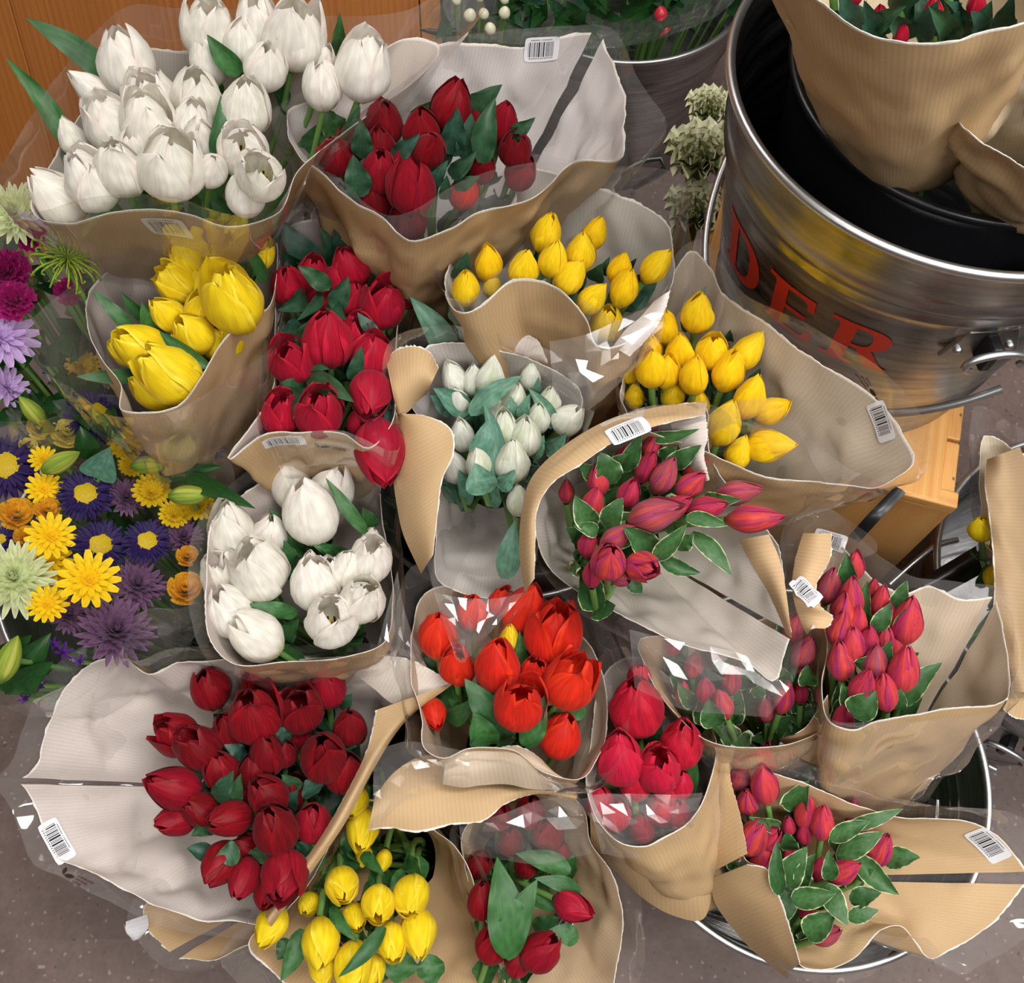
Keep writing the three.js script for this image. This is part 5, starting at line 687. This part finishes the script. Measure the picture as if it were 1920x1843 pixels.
const Kb = bouquet({ keep: 1, c: [380, 1745], y0: 0.30, bucket: FB, color: 'crimson', leaf: 'mid', neck: [520, 1660, 0.26], inC: TAN, outC: TAN, amp: 0.004, film: 0.08, spread: 1, seam: 1,
  tulipWho: 'crimson', tulipWhere: 'hidden in the low wrap', tulipGroup: 'crimson tulips in the low wrap', wrapLabel: 'low kraft wrap with crumpled sticker peeking out under the wide pale wrap',
  rim: '336 1798 0, 400 1800 0, 450 1776 0, 500 1760 0, 560 1700 1, 560 1640 1, 480 1600 2, 380 1620 2, 300 1660 1, 268 1710 1, 280 1745 0, 316 1786 0', heads: '440 1690 60 -120 50 1 -2' });
flap(Kb, 'crumpled_sticker', '236 1728 1, 236 1745 1, 250 1764 0', '276 1714 1, 278 1738 1, 262 1760 1', { c: lin('#dcdce2'), amp: 0.004, plain: 1 });
// dark foliage, white berries and one red berry in the bucket behind
const POT = V(-0.115, 0, -1.5); liner(POT.x, 0, POT.z, 'black plastic pot of dark foliage beside the wooden panel', 0.11, 0.08, 0.36);
for (let i = 0; i < 130; i++) { const u = rr(835, 1380), v = rr(-70, 92), a = rnd() * 6.28, far = u < 1090; if (!far && v > 34) continue; sprayLeaf('small dark leaf of the foliage behind the red tulips', u, v, u + 45 * Math.cos(a), v + 36 * Math.sin(a), rr(18, 34), far ? 0.42 : 0.37, far ? 0.46 : 0.41, rnd() < 0.75 ? LEAF.glossy : LEAF.dark, 'dark foliage behind the red tulips', { bk: far ? POT : VB }); }
const berryGeo = new THREE.SphereGeometry(1, 16, 12); { const p = berryGeo.attributes.position; for (let i = 0; i < p.count; i++) { const y = p.getY(i); p.setXYZ(i, p.getX(i) * (1 - 0.12 * Math.max(0, y)), y * 1.12 + 0.1 * Math.pow(Math.max(0, y), 8), p.getZ(i) * (1 - 0.12 * Math.max(0, y))); } berryGeo.computeVertexNormals(); }
const whiteBerry = flat('#d9d8bc', { roughness: 0.35 }), redBerry = flat('#c22a3c', { roughness: 0.3 });
for (const [u, v, r] of [[881, 29, 12], [907, 26, 10], [946, 24, 11], [919, 54, 11], [856, 0, 9], [946, -2, 9], [900, -6, 9]]) bloom('berry_sprig', 'cream white berry on dark foliage behind the red tulips', 'berry', u, v, r, 0.53, rr(-30, 30), 50, (t, { pos, q, R }) => { part(t, 'berry', berryGeo, whiteBerry, { pos, quat: q, scale: sc(R) }); part(t, 'calyx', daisyPetals[0], LEAF.mid[0], { pos, quat: ringQ(q, 1, -0.6), scale: sc(R * 1.3) }); }, 'cream white berries', POT);
bloom('berry_sprig', 'single red berry on dark foliage beside the large bucket', 'berry', 1239, 27, 13, 0.41, 0, 60, (t, { pos, q, R }) => { part(t, 'berry', berryGeo, redBerry, { pos, quat: q, scale: sc(R) }); }, undefined, VB);
{ const foot = V(VB.x, 0.03, VB.z), t = thing('film_sleeve', 'clear film sleeve round the dark foliage behind the red tulips', 'wrapping', foot), fr = coneRows(resample(parsePts('840 -40 0, 860 60 0, 960 80 0, 1120 90 1, 1240 70 1, 1340 30 1, 1400 -40 1, 1250 -120 0, 1000 -120 0', 0.5), 90, true), V(VB.x, 0.36, VB.z), { M: 14, amp: 0.012, torn: 0, nr: 0.1 }); part(t, 'clear_film', moved(grid(90, fr.length - 1, (x, y) => fr[Math.round(y * (fr.length - 1))][Math.round(x * 90)]), foot.clone().negate()), filmMat); }
for (const [u, v, R, y, w] of [[1326, 205, 46, 0.5, 'small, uppermost'], [1312, 296, 74, 0.52, 'largest'], [1304, 400, 66, 0.5, 'lowest']]) {
  const P = at(u, v, y), t = thing('ornamental_cabbage', 'crinkled cream edged cabbage head squeezed beside the large bucket, ' + w, 'cabbage', V(P.x, 0, P.z)), q = new THREE.Quaternion().setFromUnitVectors(V(0, 1, 0), tiltAxis(P, 10, 48)), s = R * depth(P) / FOCAL;
  for (let k = 0; k < 16; k++) { const l = k / 16; part(t, 'leaf', cabbageLeaf[k % 3], LEAF.lettuce[0], { pos: V(0, y, 0).add(V(0, -0.2 * s, 0)), quat: ringQ(q, k * 2.399, 0.35 + 0.85 * l), scale: sc(s * lerp(1.15, 0.6, l)) }); }
  part(t, 'stem', new THREE.CylinderGeometry(0.008, 0.01, y, 8).translate(0, y / 2, 0), stemMat);
}
{ const t = thing('bucket_wire', 'dark wire loop at the foot of the foliage bucket', 'wire', at(1200, 330, 0.3)); part(t, 'wire', tube([at(1140, 352, 0.02), at(1160, 330, 0.3), at(1200, 304, 0.32), at(1240, 297, 0.32), at(1248, 312, 0.31), at(1215, 336, 0.28), at(1190, 352, 0.02)].map(p => p.sub(t.position)), 0.0045, 40, 7), darkWire); }

// ---------------------------------------------------------------- stickers and prints on the wraps
label(A, A.paper, 315, 424, -4, 80, 74); label(B, B.paper, 1016, 92, 5, 70, 44); label(D, D.paper, 534, 824, -14, 80, 34); label(Fb, Fb.paper, 1655, 790, 60, 76, 46);
label(Ib, Ib.wrap.children.find(m => m.name === 'paper_fold'), 1178, 806, -26, 82, 40); label(K, K.paper, 106, 1578, 66, 84, 36); label(Qb, Qb.paper, 1852, 1580, 46, 80, 46); label(Ob, obFold, 1511, 1108, 56, 62, 32); label(Ob, Ob.paper, 1556, 1012, 12, 60, 34);
label(D, D.paper, 622, 836, 18, 80, 40, leafPrintMat, 'leaf_print'); label(Rb, Rb.paper, 1486, 44, 4, 34, 76, recycleMat, 'recycling_print'); label(Eb, Eb.paper, 1022, 378, 25, 40, 30, leafPrintMat, 'leaf_print');
label(Fb, Fb.film, 1632, 726, 215, 80, 40, leafPrintMat, 'leaf_print'); label(K, K.film, 140, 1648, 40, 80, 40, leafPrintMat, 'leaf_print');

renderer.render(scene, camera);
